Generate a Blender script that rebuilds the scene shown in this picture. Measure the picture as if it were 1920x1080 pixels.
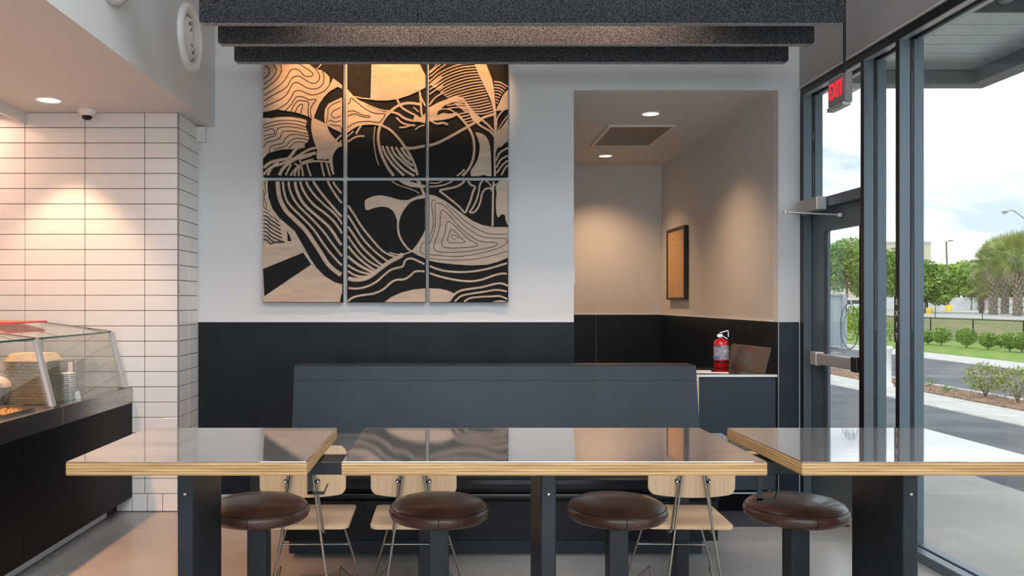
import bpy, bmesh, math, random
from mathutils import Vector, Matrix, geometry
random.seed(7)
R = math.radians
SC = bpy.context.scene
COL = SC.collection
for o in list(bpy.data.objects): bpy.data.objects.remove(o)

# ------------------------------------------------------------ camera
F = 1550.0; VX, VY, H = 842.0, 565.0, 1.44
cam = bpy.data.cameras.new('camera'); co = bpy.data.objects.new('camera', cam); COL.objects.link(co)
co.location = (0, 0, H); co.rotation_euler = (R(90), 0, 0)
cam.sensor_width = 36; cam.lens = F / 1920 * 36
cam.shift_x = (960 - VX) / 1920; cam.shift_y = (VY - 540) / 1920
cam.clip_start = .05; cam.clip_end = 1500
SC.camera = co
def P(px, py, d):
    """world point at depth d seen at a photo pixel"""
    return Vector(((px - VX) * d / F, d, H - (py - VY) * d / F))

# ------------------------------------------------------------ world, lamps, exposure
SC.view_settings.view_transform = 'Standard'; SC.view_settings.look = 'None'
SC.view_settings.gamma = 1; SC.view_settings.exposure = 0.18
try: SC.view_settings.use_curve_mapping = False
except Exception: pass
W = bpy.data.worlds.new('sky'); SC.world = W; W.use_nodes = True
nt = W.node_tree; nt.nodes.clear()
out = nt.nodes.new('ShaderNodeOutputWorld'); bg = nt.nodes.new('ShaderNodeBackground')
tc = nt.nodes.new('ShaderNodeTexCoord'); mp = nt.nodes.new('ShaderNodeMapping'); mp.inputs['Scale'].default_value = (1, 1, 3.2)
nz = nt.nodes.new('ShaderNodeTexNoise'); nz.inputs['Scale'].default_value = 3.0; nz.inputs['Detail'].default_value = 7; nz.inputs['Distortion'].default_value = .4
cr = nt.nodes.new('ShaderNodeValToRGB')
cr.color_ramp.elements[0].position = .43; cr.color_ramp.elements[0].color = (.43, .505, .585, 1)
cr.color_ramp.elements[1].position = .70; cr.color_ramp.elements[1].color = (1.45, 1.48, 1.52, 1)
nt.links.new(tc.outputs['Generated'], mp.inputs[0]); nt.links.new(mp.outputs[0], nz.inputs['Vector'])
nt.links.new(nz.outputs['Fac'], cr.inputs[0]); nt.links.new(cr.outputs[0], bg.inputs[0]); nt.links.new(bg.outputs[0], out.inputs[0])
bg.inputs[1].default_value = 1.8

def area(name, loc, rot, sx, sy, power, color):
    l = bpy.data.lights.new(name, 'AREA'); l.shape = 'RECTANGLE'; l.size = sx; l.size_y = sy; l.energy = power; l.color = color
    o = bpy.data.objects.new(name, l); COL.objects.link(o); o.location = loc; o.rotation_euler = rot; return o
def spot(name, loc, target, power, angle, blend, color, r=.03):
    l = bpy.data.lights.new(name, 'SPOT'); l.energy = power; l.spot_size = R(angle); l.spot_blend = blend; l.color = color; l.shadow_soft_size = r
    o = bpy.data.objects.new(name, l); COL.objects.link(o); o.location = loc
    o.rotation_euler = (Vector(target) - Vector(loc)).to_track_quat('-Z', 'Y').to_euler(); return o
WARM = (1, .60, .33)
sun = bpy.data.lights.new('sun', 'SUN'); sun.energy = 1.4; sun.angle = R(8); sun.color = (1, .96, .9)
so = bpy.data.objects.new('sun', sun); COL.objects.link(so); so.rotation_euler = (R(20), R(-22), 0)
area('ceiling_fill_light_1', (.4, 1.2, 4.25), (0, 0, 0), 3.4, 3.4, 185, (.96, .98, 1))  # unseen overhead fill, added to brighten the room
area('front_fill_light', (.3, -2.35, 1.9), (R(-90), 0, R(180)), 5.0, 2.6, 60, (.88, .94, 1))  # fill light added behind the camera, not a real fixture
# the downlights' own lamps are added with their housings

# ------------------------------------------------------------ materials
def mat(name, col, rough=.5, metal=0, col2=None, scale=5, stretch=(1, 1, 1), lo=.4, hi=.6, bump=0, bscale=None, coat=0, spec=.5, detail=4, coords='Object', emit=None, es=1, rough2=None, ior=1.5):
    m = bpy.data.materials.new(name); m.use_nodes = True; n = m.node_tree; b = n.nodes['Principled BSDF']
    b.inputs['Base Color'].default_value = (*col, 1); b.inputs['Roughness'].default_value = rough; b.inputs['Metallic'].default_value = metal
    b.inputs['Coat Weight'].default_value = coat; b.inputs['Coat Roughness'].default_value = .04; b.inputs['Specular IOR Level'].default_value = spec
    b.inputs['IOR'].default_value = ior
    if col2 or bump or rough2 is not None:
        t = n.nodes.new('ShaderNodeTexCoord'); mp = n.nodes.new('ShaderNodeMapping'); mp.inputs['Scale'].default_value = stretch
        n.links.new(t.outputs[coords], mp.inputs[0])
        z = n.nodes.new('ShaderNodeTexNoise'); z.inputs['Scale'].default_value = scale; z.inputs['Detail'].default_value = detail
        n.links.new(mp.outputs[0], z.inputs['Vector'])
        if col2:
            r = n.nodes.new('ShaderNodeValToRGB'); r.color_ramp.elements[0].position = lo; r.color_ramp.elements[1].position = hi
            r.color_ramp.elements[0].color = (*col, 1); r.color_ramp.elements[1].color = (*col2, 1)
            n.links.new(z.outputs['Fac'], r.inputs[0]); n.links.new(r.outputs[0], b.inputs['Base Color'])
        if rough2 is not None:
            q = n.nodes.new('ShaderNodeMapRange'); q.inputs[1].default_value = lo; q.inputs[2].default_value = hi
            q.inputs[3].default_value = rough; q.inputs[4].default_value = rough2
            n.links.new(z.outputs['Fac'], q.inputs[0]); n.links.new(q.outputs[0], b.inputs['Roughness'])
        if bump:
            z2 = z
            if bscale:
                z2 = n.nodes.new('ShaderNodeTexNoise'); z2.inputs['Scale'].default_value = bscale; z2.inputs['Detail'].default_value = 3
                n.links.new(mp.outputs[0], z2.inputs['Vector'])
            bp = n.nodes.new('ShaderNodeBump'); bp.inputs['Strength'].default_value = bump; bp.inputs['Distance'].default_value = .01
            n.links.new(z2.outputs['Fac'], bp.inputs['Height']); n.links.new(bp.outputs[0], b.inputs['Normal'])
    if emit: b.inputs['Emission Color'].default_value = (*emit, 1); b.inputs['Emission Strength'].default_value = es
    return m
def wave_mat(name, cols, scale, direction, rough=.45, dist=1.5, detail=2, dscale=1.5, stretch=(1, 1, 1), noise_amt=.0, profile='SAW', bands=True, coat=0):
    m = bpy.data.materials.new(name); m.use_nodes = True; n = m.node_tree; b = n.nodes['Principled BSDF']; b.inputs['Roughness'].default_value = rough
    b.inputs['Coat Weight'].default_value = coat
    t = n.nodes.new('ShaderNodeTexCoord'); mp = n.nodes.new('ShaderNodeMapping'); mp.inputs['Scale'].default_value = stretch
    w = n.nodes.new('ShaderNodeTexWave'); w.wave_type = 'BANDS' if bands else 'RINGS'; w.wave_profile = profile
    if bands: w.bands_direction = direction
    else: w.rings_direction = direction
    w.inputs['Scale'].default_value = scale; w.inputs['Distortion'].default_value = dist; w.inputs['Detail'].default_value = detail; w.inputs['Detail Scale'].default_value = dscale
    r = n.nodes.new('ShaderNodeValToRGB'); e = r.color_ramp.elements
    while len(e) < len(cols): e.new(.5)
    for i, (p, c) in enumerate(cols): e[i].position = p; e[i].color = (*c, 1)
    n.links.new(t.outputs['Object'], mp.inputs[0]); n.links.new(mp.outputs[0], w.inputs['Vector']); n.links.new(w.outputs['Color'], r.inputs[0])
    if noise_amt:
        z = n.nodes.new('ShaderNodeTexNoise'); z.inputs['Scale'].default_value = 60; z.inputs['Detail'].default_value = 4
        mp2 = n.nodes.new('ShaderNodeMapping'); mp2.inputs['Scale'].default_value = (.08, .08, 3); n.links.new(t.outputs['Object'], mp2.inputs[0]); n.links.new(mp2.outputs[0], z.inputs['Vector'])
        mx = n.nodes.new('ShaderNodeMix'); mx.data_type = 'RGBA'; mx.blend_type = 'MULTIPLY'; mx.inputs['Factor'].default_value = noise_amt
        r2 = n.nodes.new('ShaderNodeValToRGB'); r2.color_ramp.elements[0].position = .35; r2.color_ramp.elements[0].color = (.45, .36, .28, 1); r2.color_ramp.elements[1].position = .6
        n.links.new(z.outputs['Fac'], r2.inputs[0]); n.links.new(r.outputs[0], mx.inputs['A']); n.links.new(r2.outputs[0], mx.inputs['B']); n.links.new(mx.outputs['Result'], b.inputs['Base Color'])
    else: n.links.new(r.outputs[0], b.inputs['Base Color'])
    return m
def glass_mat(name, tint=(1, 1, 1), refl=1.0, rough=0.0):
    m = bpy.data.materials.new(name); m.use_nodes = True; n = m.node_tree; n.nodes.clear()
    o = n.nodes.new('ShaderNodeOutputMaterial'); mx = n.nodes.new('ShaderNodeMixShader'); t = n.nodes.new('ShaderNodeBsdfTransparent'); g = n.nodes.new('ShaderNodeBsdfGlossy')
    t.inputs[0].default_value = (*tint, 1); g.inputs['Roughness'].default_value = rough; g.inputs[0].default_value = (refl, refl, refl, 1)
    f = n.nodes.new('ShaderNodeLayerWeight'); f.inputs[0].default_value = .5
    pw = n.nodes.new('ShaderNodeMath'); pw.operation = 'POWER'; pw.inputs[1].default_value = 5.0
    ma = n.nodes.new('ShaderNodeMath'); ma.operation = 'MULTIPLY_ADD'; ma.inputs[1].default_value = .8; ma.inputs[2].default_value = .04
    n.links.new(f.outputs['Facing'], pw.inputs[0]); n.links.new(pw.outputs[0], ma.inputs[0])
    n.links.new(ma.outputs[0], mx.inputs[0]); n.links.new(t.outputs[0], mx.inputs[1]); n.links.new(g.outputs[0], mx.inputs[2]); n.links.new(mx.outputs[0], o.inputs[0])
    return m
M = {}
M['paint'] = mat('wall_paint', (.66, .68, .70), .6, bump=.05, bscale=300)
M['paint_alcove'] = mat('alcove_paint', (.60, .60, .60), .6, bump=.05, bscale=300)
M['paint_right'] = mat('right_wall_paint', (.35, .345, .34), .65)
M['soffit'] = mat('soffit_paint', (.64, .65, .66), .65)
M['slate'] = mat('slate_panel', (.008, .012, .018), .38, spec=.2, col2=(.012, .017, .025), scale=3, lo=.3, hi=.7, bump=.03, bscale=120)
M['slate_bench'] = mat('bench_panel', (.019, .028, .041), .36, spec=.35, col2=(.026, .038, .055), scale=2.5, lo=.3, hi=.7, bump=.03, bscale=120)
M['black_panel'] = mat('counter_black', (.002, .0025, .004), .4, spec=.10)
M['steel'] = mat('brushed_steel', (.42, .41, .40), .27, metal=1, col2=(.52, .51, .49), scale=8, stretch=(1, 1, 20), bump=.02)
M['alu'] = mat('light_aluminium', (.50, .51, .52), .35, metal=.45)
M['frame'] = mat('storefront_frame', (.125, .165, .195), .42, metal=.35)
M['frame_black'] = mat('frame_black', (.008, .009, .011), .4)
M['gasket'] = mat('gasket', (.01, .01, .012), .6)
M['tile'] = mat('tile_glaze', (.74, .735, .72), .15, bump=.012, bscale=6, spec=.35)
M['tile_side'] = M['tile']
M['grout'] = mat('dark_grout', (.07, .052, .045), .9)
M['felt'] = mat('charcoal_felt', (.007, .009, .013), .95, col2=(.15, .165, .185), scale=150, lo=.38, hi=.75, bump=.8, bscale=160, detail=6)
M['feltedge'] = mat('felt_lit_edge', (.10, .11, .12), .95, col2=(.72, .74, .77), scale=120, lo=.36, hi=.72, bump=.8, bscale=140, detail=6)  # pale cut felt, brightened further with painted floor bounce light
M['ply'] = wave_mat('plywood_edge', [(0, (.27, .12, .035)), (.10, (.52, .27, .09)), (.45, (.66, .40, .17)), (.80, (.80, .58, .30)), (1, (.30, .14, .04))], 38, 'Z', rough=.42, dist=.5, detail=2, dscale=1.2, noise_amt=.6, profile='SAW', stretch=(.25, .25, 1))
M['laminate'] = mat('grey_metal_laminate', (.52, .47, .44), .035, metal=.84, col2=(.58, .53, .50), scale=4, stretch=(1, 8, 1), bump=.003, bscale=30)
M['wood'] = wave_mat('beech_ply', [(0, (.64, .43, .25)), (.5, (.70, .49, .30)), (1, (.66, .45, .265))], 2.0, 'X', rough=.35, dist=7, detail=2, dscale=.8, stretch=(3.2, 1, 1), profile='SIN', coat=.2)
M['wood_edge'] = mat('beech_edge', (.78, .58, .38), .5)
M['rod'] = mat('steel_rod', (.46, .42, .37), .25, metal=1)
M['chrome'] = mat('chrome', (.8, .8, .8), .1, metal=1)
M['blacksteel'] = mat('black_steel', (.010, .011, .013), .4, col2=(.018, .019, .022), scale=3, spec=.4)
M['postblue'] = mat('blue_black_steel', (.013, .018, .024), .38, col2=(.022, .029, .038), scale=4, spec=.4)
M['leather'] = mat('brown_leather', (.075, .032, .022), .32, col2=(.13, .062, .042), scale=7, lo=.35, hi=.7, bump=.10, bscale=14, coat=.15)
M['stitch'] = mat('dark_seam', (.02, .01, .008), .6)
M['vinyl'] = mat('black_vinyl', (.003, .004, .006), .3, spec=.3)
M['concrete'] = mat('polished_concrete', (.22, .215, .205), .20, col2=(.37, .36, .345), scale=1.1, lo=.25, hi=.75, rough2=.34, detail=6, coords='Object')
M['artblack'] = mat('art_black_board', (.006, .006, .007), .65, col2=(.010, .0095, .009), scale=20, spec=.2)
M['artwood'] = mat('art_carved_wood', (.43, .325, .24), .5, col2=(.56, .43, .33), scale=9, stretch=(1, 1, 4), lo=.3, hi=.7)
M['artgroove'] = mat('art_groove', (.02, .016, .012), .7)
M['white'] = mat('white_plastic', (.75, .75, .74), .35)
M['cream'] = mat('white_panel', (.70, .70, .69), .4)
M['glass'] = glass_mat('window_glass', (.97, .985, .98))
M['caseglass'] = glass_mat('case_glass', (.975, .99, .982), 1.0)
M['glassedge'] = mat('glass_edge', (.02, .10, .08), .15)
M['exitred'] = mat('exit_red', (.6, .01, .02), .4, emit=(1, .012, .03), es=1.1)
M['signgrey'] = mat('sign_grey', (.26, .255, .26), .4)
M['label_dark'] = mat('label_dark', (.05, .05, .055), .5)
M['letter'] = mat('letter_light', (.62, .64, .66), .4)
M['red'] = mat('extinguisher_red', (.52, .006, .010), .14, coat=.6)
M['redtray'] = mat('red_tray', (.55, .03, .03), .4)
M['labelgrey'] = mat('label_grey', (.36, .37, .42), .4, col2=(.26, .27, .33), scale=60)
M['labelblue'] = mat('label_blue', (.05, .16, .42), .4)
M['cork'] = mat('cork_board', (.52, .31, .14), .8, col2=(.60, .38, .19), scale=40)
M['brass'] = mat('bronze_plate', (.20, .175, .15), .22, metal=.6)
M['paper'] = mat('paper', (.78, .78, .76), .6)
M['kraft'] = mat('kraft_board', (.42, .36, .25), .7, col2=(.50, .44, .32), scale=30)
M['cup'] = mat('patterned_foil', (.16, .24, .28), .4, col2=(.85, .88, .90), scale=70, lo=.45, hi=.52, stretch=(1, 1, 2.5))
M['food'] = mat('golden_food', (.26, .12, .03), .6, col2=(.48, .30, .11), scale=50, bump=.4)
M['bag'] = mat('peach_bag', (.80, .55, .44), .35, col2=(.85, .8, .77), scale=12)
M['mat'] = mat('entrance_mat', (.012, .013, .016), .95, col2=(.05, .055, .065), scale=140, bump=.5)
M['perf'] = mat('grille_grey', (.20, .19, .18), .6, col2=(.25, .24, .23), scale=200)
M['glow'] = mat('lamp_lens', (1, .9, .8), .5, emit=(1, .80, .55), es=3.0)
M['trimgrey'] = mat('metal_edge_trim', (.32, .30, .29), .35, metal=.8)
# outside
M['sidewalk'] = mat('sidewalk', (.36, .345, .31), .9, col2=(.46, .44, .40), scale=.9, lo=.3, hi=.7, detail=9, coords='Object')
M['asphalt'] = mat('asphalt', (.095, .095, .105), .9, col2=(.14, .14, .15), scale=1.2, detail=10)
M['kerb'] = mat('kerb', (.46, .445, .41), .85, col2=(.56, .54, .50), scale=3)
M['mulch'] = mat('mulch', (.16, .085, .05), .95, col2=(.38, .25, .17), scale=18, bump=.6)
M['lawn'] = mat('lawn', (.10, .21, .02), .95, col2=(.24, .33, .05), scale=2.5, lo=.3, hi=.7, detail=9, bump=.4, bscale=25)
M['drygrass'] = mat('dry_grass', (.10, .18, .03), .95, col2=(.28, .23, .10), scale=.35, lo=.35, hi=.62, detail=10)
M['lot'] = mat('parking_lot', (.38, .37, .35), .9, col2=(.43, .42, .40), scale=.2)
M['whitewall'] = mat('white_wall_paint', (.72, .73, .74), .8, col2=(.62, .63, .64), scale=.5, detail=8)
M['beige'] = mat('beige_stucco', (.70, .64, .52), .8)
M['leaf1'] = mat('leaf_green', (.10, .22, .03), .6, col2=(.27, .43, .08), scale=.5, lo=.35, hi=.65, detail=8)
M['leaf2'] = mat('leaf_bright', (.17, .34, .02), .6, col2=(.38, .55, .07), scale=.4, lo=.35, hi=.65, detail=8)
M['leaf3'] = mat('leaf_shrub', (.12, .24, .03), .6, col2=(.30, .45, .08), scale=8, lo=.35, hi=.65)
M['leaf4'] = mat('leaf_olive', (.17, .22, .03), .6, col2=(.36, .36, .07), scale=12)
M['palm'] = mat('palm_leaf', (.13, .24, .05), .5, col2=(.42, .45, .12), scale=.9, lo=.35, hi=.65)
M['palmdry'] = mat('palm_dry', (.35, .27, .19), .8, col2=(.50, .42, .32), scale=2)
M['bark'] = mat('bark', (.13, .10, .08), .9, col2=(.28, .24, .19), scale=6, bump=.5)
M['pole'] = mat('bronze_pole', (.22, .15, .10), .6)
M['galv'] = mat('galvanised', (.42, .43, .45), .45, metal=.6)
M['yellow'] = mat('safety_yellow', (.80, .58, .02), .5)
M['bluegrey'] = mat('enclosure_grey', (.33, .38, .42), .5)
M['canopy'] = mat('canopy_deck', (.60, .65, .65), .22, metal=.6)
M['canopyframe'] = mat('canopy_frame', (.15, .15, .16), .5)
M['carwhite'] = mat('car_paint', (.80, .80, .80), .2, coat=.5)
M['carglass'] = mat('car_glass', (.03, .04, .05), .1)
M['tyre'] = mat('tyre', (.02, .02, .02), .8)

# ------------------------------------------------------------ mesh helpers
class MB:
    def __init__(s): s.v = []; s.f = []; s.sm = []
    def add(s, vs, fs, smooth=False):
        k = len(s.v); s.v += [tuple(v) for v in vs]; s.f += [tuple(i + k for i in f) for f in fs]; s.sm += [smooth] * len(fs); return s
    def box(s, x0, x1, y0, y1, z0, z1, bev=0):
        x0, x1 = min(x0, x1), max(x0, x1); y0, y1 = min(y0, y1), max(y0, y1); z0, z1 = min(z0, z1), max(z0, z1)
        if bev:
            bm = bmesh.new(); bmesh.ops.create_cube(bm, size=1)
            for v in bm.verts: v.co = Vector(((x0 + x1) / 2 + v.co.x * (x1 - x0), (y0 + y1) / 2 + v.co.y * (y1 - y0), (z0 + z1) / 2 + v.co.z * (z1 - z0)))
            bmesh.ops.bevel(bm, geom=list(bm.edges), offset=bev, segments=2 if bev > .003 else 1, affect='EDGES', profile=.5)
            bm.verts.index_update(); s.add([v.co for v in bm.verts], [[v.index for v in f.verts] for f in bm.faces]); bm.free(); return s
        return s.add([(x0, y0, z0), (x1, y0, z0), (x1, y1, z0), (x0, y1, z0), (x0, y0, z1), (x1, y0, z1), (x1, y1, z1), (x0, y1, z1)],
                     [(0, 3, 2, 1), (4, 5, 6, 7), (0, 1, 5, 4), (1, 2, 6, 5), (2, 3, 7, 6), (3, 0, 4, 7)])
    def prism(s, pts, vec):
        """closed polygon of 3D points, extruded by vec (any simple polygon)"""
        pts = [Vector(p) for p in pts]; vec = Vector(vec); n = len(pts)
        tri = geometry.tessellate_polygon([pts])
        a = pts + [p + vec for p in pts]
        fs = [tuple(t) for t in tri] + [tuple(i + n for i in reversed(t)) for t in tri] + [(i, (i + 1) % n, (i + 1) % n + n, i + n) for i in range(n)]
        return s.add(a, fs)
    def lathe(s, prof, c=(0, 0, 0), n=32, axis='Z', smooth=True, caps=True):
        vs = []; fs = []
        for r, z in prof:
            for i in range(n):
                a = 2 * math.pi * i / n; x, y = r * math.cos(a), r * math.sin(a)
                p = {'Z': (x, y, z), 'Y': (x, z, y), 'X': (z, x, y)}[axis]
                vs.append((c[0] + p[0], c[1] + p[1], c[2] + p[2]))
        for j in range(len(prof) - 1):
            for i in range(n): fs.append((j * n + i, j * n + (i + 1) % n, (j + 1) * n + (i + 1) % n, (j + 1) * n + i))
        s.add(vs, fs, smooth)
        if caps:
            for j in (0, len(prof) - 1):
                if prof[j][0] > 1e-5: s.add(vs[j * n:(j + 1) * n], [tuple(range(n))])
        return s
    def tube(s, pts, r, n=8, smooth=True, caps=True, r1=None):
        pts = [Vector(p) for p in pts]; vs = []; fs = []; m = len(pts); u = None
        for k, p in enumerate(pts):
            t = (pts[min(k + 1, m - 1)] - pts[max(k - 1, 0)]).normalized()
            if u is None: u = t.orthogonal().normalized()
            else: u = (u - t * u.dot(t)); u = u.normalized() if u.length > 1e-6 else t.orthogonal().normalized()
            w = t.cross(u); rr = r if r1 is None else r + (r1 - r) * k / (m - 1)
            for i in range(n):
                a = 2 * math.pi * i / n; vs.append(p + (u * math.cos(a) + w * math.sin(a)) * rr)
        for j in range(m - 1):
            for i in range(n): fs.append((j * n + i, j * n + (i + 1) % n, (j + 1) * n + (i + 1) % n, (j + 1) * n + i))
        s.add(vs, fs, smooth)
        if caps: s.add(vs[:n], [tuple(reversed(range(n)))]); s.add(vs[-n:], [tuple(range(n))])
        return s
    def bar(s, a, b, w, h, up=(0, 0, 1)):
        """rectangular bar from a to b"""
        a, b = Vector(a), Vector(b); t = (b - a).normalized(); u = t.cross(Vector(up)); u.normalize(); v = u.cross(t)
        c = [u * w / 2 + v * h / 2, -u * w / 2 + v * h / 2, -u * w / 2 - v * h / 2, u * w / 2 - v * h / 2]
        return s.add([a + q for q in c] + [b + q for q in c], [(0, 1, 2, 3), (7, 6, 5, 4), (0, 4, 5, 1), (1, 5, 6, 2), (2, 6, 7, 3), (3, 7, 4, 0)])
    def sphere(s, c, r, n=12, m=8, sz=1):
        return s.lathe([(max(r * math.sin(math.pi * j / m), 1e-6), -r * sz * math.cos(math.pi * j / m)) for j in range(m + 1)], c, n, caps=False)
    def mesh(s, name, off=(0, 0, 0)):
        me = bpy.data.meshes.new(name); off = Vector(off)
        me.from_pydata([tuple(Vector(v) - off) for v in s.v], [], s.f)
        me.polygons.foreach_set('use_smooth', s.sm)
        bm = bmesh.new(); bm.from_mesh(me); bmesh.ops.recalc_face_normals(bm, faces=bm.faces); bm.to_mesh(me); bm.free()
        return me
def wloc(o):
    v = Vector((0, 0, 0))
    while o: v = v + o.location; o = o.parent
    return v
def obj(name, mb, m, parent=None, loc=None, **kw):
    """one mesh object; its vertices are given in world space unless loc is given"""
    base = wloc(parent) if parent else Vector((0, 0, 0))
    if isinstance(mb, MB):
        if loc is None: me = mb.mesh(name, base)
        else: me = mb.mesh(name)
        me.materials.append(M[m] if isinstance(m, str) else m)
    else: me = mb
    o = bpy.data.objects.new(name, me); COL.objects.link(o)
    if parent: o.parent = parent
    if loc is not None: o.location = Vector(loc) - base
    for k, v in kw.items(): o[k] = v
    return o
def tag(o, label, cat, group=None):
    o['label'] = label; o['category'] = cat
    if group: o['group'] = group
    return o
def thing(name, label, cat, loc, group=None):
    o = bpy.data.objects.new(name, None); COL.objects.link(o); o.location = loc; o.empty_display_size = .1
    return tag(o, label, cat, group)
def struct(name, mb, m): return obj(name, mb, m, kind='structure')
def struct_root(name, loc=(0, 0, 0)):
    o = bpy.data.objects.new(name, None); COL.objects.link(o); o.location = loc; o['kind'] = 'structure'; return o
def copy_tree(o, parent=None):
    c = o.copy(); COL.objects.link(c); c.parent = parent
    for ch in [x for x in o.children]: copy_tree(ch, c)
    return c
def B(*a, **k): return MB().box(*a, **k)
def text_mesh(txt, size, depth=.002, spacing=1.0, bold=0.0):
    cu = bpy.data.curves.new('text', 'FONT'); cu.body = txt; cu.size = size; cu.extrude = depth; cu.align_x = 'CENTER'; cu.align_y = 'CENTER'; cu.space_character = spacing; cu.offset = bold
    o = bpy.data.objects.new('t', cu); COL.objects.link(o)
    dg = bpy.context.evaluated_depsgraph_get(); me = bpy.data.meshes.new_from_object(o.evaluated_get(dg))
    bpy.data.objects.remove(o); bpy.data.curves.remove(cu); return me
def text_obj(name, txt, size, m, parent, mtx, **kw):
    me = text_mesh(txt, size, **kw); me.transform(mtx); me.materials.clear(); me.materials.append(M[m])
    me.transform(Matrix.Translation(-wloc(parent)))
    return obj(name, me, m, parent)

# ------------------------------------------------------------ key planes
YT, YB = 5.653, 6.098            # tiled wall face, back wall face
XL, XS, XR = -1.85, -1.726, 2.59  # tiled column side, soffit face, storefront inner face
ZW = 1.287                        # wainscot top
YA = 9.46                         # alcove back
XA0, XA1, ZA = .92, 2.429, 2.997
ZS = 2.729; ZC = 4.4; XK = -4.6; YN = -2.6
WD = .14

# ------------------------------------------------------------ the setting
fl = struct('floor', B(XK - .1, XR + .14, YN - .1, YA + .1, -.10, 0), 'concrete')
struct('ceiling', B(XK, XR + .1, YN, YB + .1, ZC, ZC + .1), 'soffit')
wb = struct('wall_back', MB().box(XK, XA0, YB, YB + .1, 0, ZC).box(XA0, XR, YB, YB + .1, ZA, ZC).box(XA1, XR + .14, YB, YB + .1, 0, ZA), 'paint')
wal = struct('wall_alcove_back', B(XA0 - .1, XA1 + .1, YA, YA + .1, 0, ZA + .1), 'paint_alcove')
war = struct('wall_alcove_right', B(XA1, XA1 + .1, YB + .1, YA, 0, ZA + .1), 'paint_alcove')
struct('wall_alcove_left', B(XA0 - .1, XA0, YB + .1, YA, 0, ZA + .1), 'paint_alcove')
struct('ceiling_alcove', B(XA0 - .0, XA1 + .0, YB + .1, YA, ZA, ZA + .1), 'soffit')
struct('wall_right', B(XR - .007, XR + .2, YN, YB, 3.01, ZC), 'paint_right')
struct('wall_left', B(XK - .1, XK, YN, YB, 0, ZC), 'paint')
# front of the room behind the viewer: glazed shopfront between piers
struct('wall_front', MB().box(XK, -2.3, YN - .1, YN, 0, ZC).box(-2.3, XR + .1, YN - .1, YN, 3.2, ZC), 'paint')
struct('window_front', MB().box(-2.3, XR, YN - .055, YN - .045, 0, 3.2), 'glass')
so_ = struct('ceiling_soffit', B(XK, XS, YN, YB, ZS, ZC - .002), 'soffit')
struct('trim_1', B(XK + .6, -2.885, 2.0, YT - .002, 2.655, ZS), 'cream') if False else None
struct('trim_1', B(-2.915, -2.885, 1.5, YT - .002, 2.655, ZS - .001), 'cream')

# wainscot panels
WT = .012
def panel(parent, x0, x1, y0, y1, z0=0.02, z1=ZW, m='slate'):
    return obj('wainscot_panel', B(x0, x1, y0, y1, z0, z1, bev=.0015), m, parent)
panel(wb, XL + .003, -.4678, YB - WT, YB); panel(wb, -.4662, XA0 - .002, YB - WT, YB)
obj('panel_joint', B(-.4678, -.4662, YB - .009, YB, .02, ZW - .002), 'gasket', wb)
p = panel(wb, XA1 + .004, XR - .012, YB - WT, YB, m='slate_bench')
for sx in (XA1 + .035, XR - .045):
    for sz in (1.255, .62): obj('screw', MB().lathe([(.006, 0), (.006, -.003), (.003, -.004)], (sx, YB - WT, sz), 10, 'Y'), 'blacksteel', p)
panel(wal, XA0, 1.68, YA - WT, YA); panel(wal, 1.684, XA1 - WT, YA - WT, YA)
panel(war, XA1 - WT, XA1, YB + .001, 7.7); panel(war, XA1 - WT, XA1, 7.704, YA - WT - .002)
obj('cap_strip', MB().box(XA1 - WT - .003, XA1, YB + .1, YA - WT, ZW, ZW + .006), 'cream', war)
obj('cap_strip', MB().box(XA0, XA1 - WT, YA - WT - .003, YA, ZW, ZW + .006), 'cream', wal)
obj('cap_strip', MB().box(XL, XA0, YB - WT - .001, YB, ZW, ZW + .004), 'cream', wb)
# thermostat on the alcove reveal
obj('switch_plate', B(XA0, XA0 + .012, YB + .02, YB + .09, 1.56, 1.70, bev=.003), 'white', wb)

# tiled wall: dark grout behind separate glazed tiles
wt = struct('wall_tiled', B(XK, XL - .008, YT + .008, YB, 0, ZS), 'grout')
px_rows = [239.4 + 28.6 * i for i in range(25)]
zz = [H - (y - VY) * YT / F for y in px_rows]         # joint heights
zz = [ZS] + zz                                         # first cut row
G = .0022
mesh_cache = {}
def tile(x0, x1, z0, z1, front=True, y0=None, y1=None):
    if front:
        w, h = x1 - x0, z1 - z0; key = ('f', round(w, 4), round(h, 4))
        if key not in mesh_cache:
            me = B(-w / 2, w / 2, 0, .012, -h / 2, h / 2, bev=.0018).mesh('tile'); me.materials.append(M['tile']); mesh_cache[key] = me
        obj('tile', mesh_cache[key], None, wt, loc=((x0 + x1) / 2, YT - .002, (z0 + z1) / 2))
    else:
        w, h = y1 - y0, z1 - z0; key = ('s', round(w, 4), round(h, 4))
        if key not in mesh_cache:
            me = B(-.012, 0, -w / 2, w / 2, -h / 2, h / 2, bev=.0018).mesh('tile'); me.materials.append(M['tile']); mesh_cache[key] = me
        obj('tile', mesh_cache[key], None, wt, loc=(XL + .002, (y0 + y1) / 2, (z0 + z1) / 2))
xs = [XL - .004, (271.5 - VX) * YT / F]
while xs[-1] > -3.75: xs.append(xs[-1] - .4096)
for i in range(len(zz) - 1):
    z1, z0 = zz[i] - G, zz[i + 1] + G
    for j in range(len(xs) - 1): tile(xs[j + 1] + G, xs[j] - G, z0, z1)
    tile(0, 0, z0, z1, False, YT + .012, 5.872 - G); tile(0, 0, z0, z1, False, 5.872 + G, YB - .004)
zb = zz[-1] - G
x = XL - .004
while x > -2.25:
    tile(x - .105 + G, x - G, .006, zb); x -= .105
for k in range(4): tile(0, 0, .006, zb, False, YT + .012 + .106 * k + G, YT + .012 + .106 * (k + 1) - G)
obj('corner_trim', B(XL - .006, XL + .003, YT - .005, YT + .006, 0, ZS - .001, bev=.001), 'trimgrey', wt)

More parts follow.
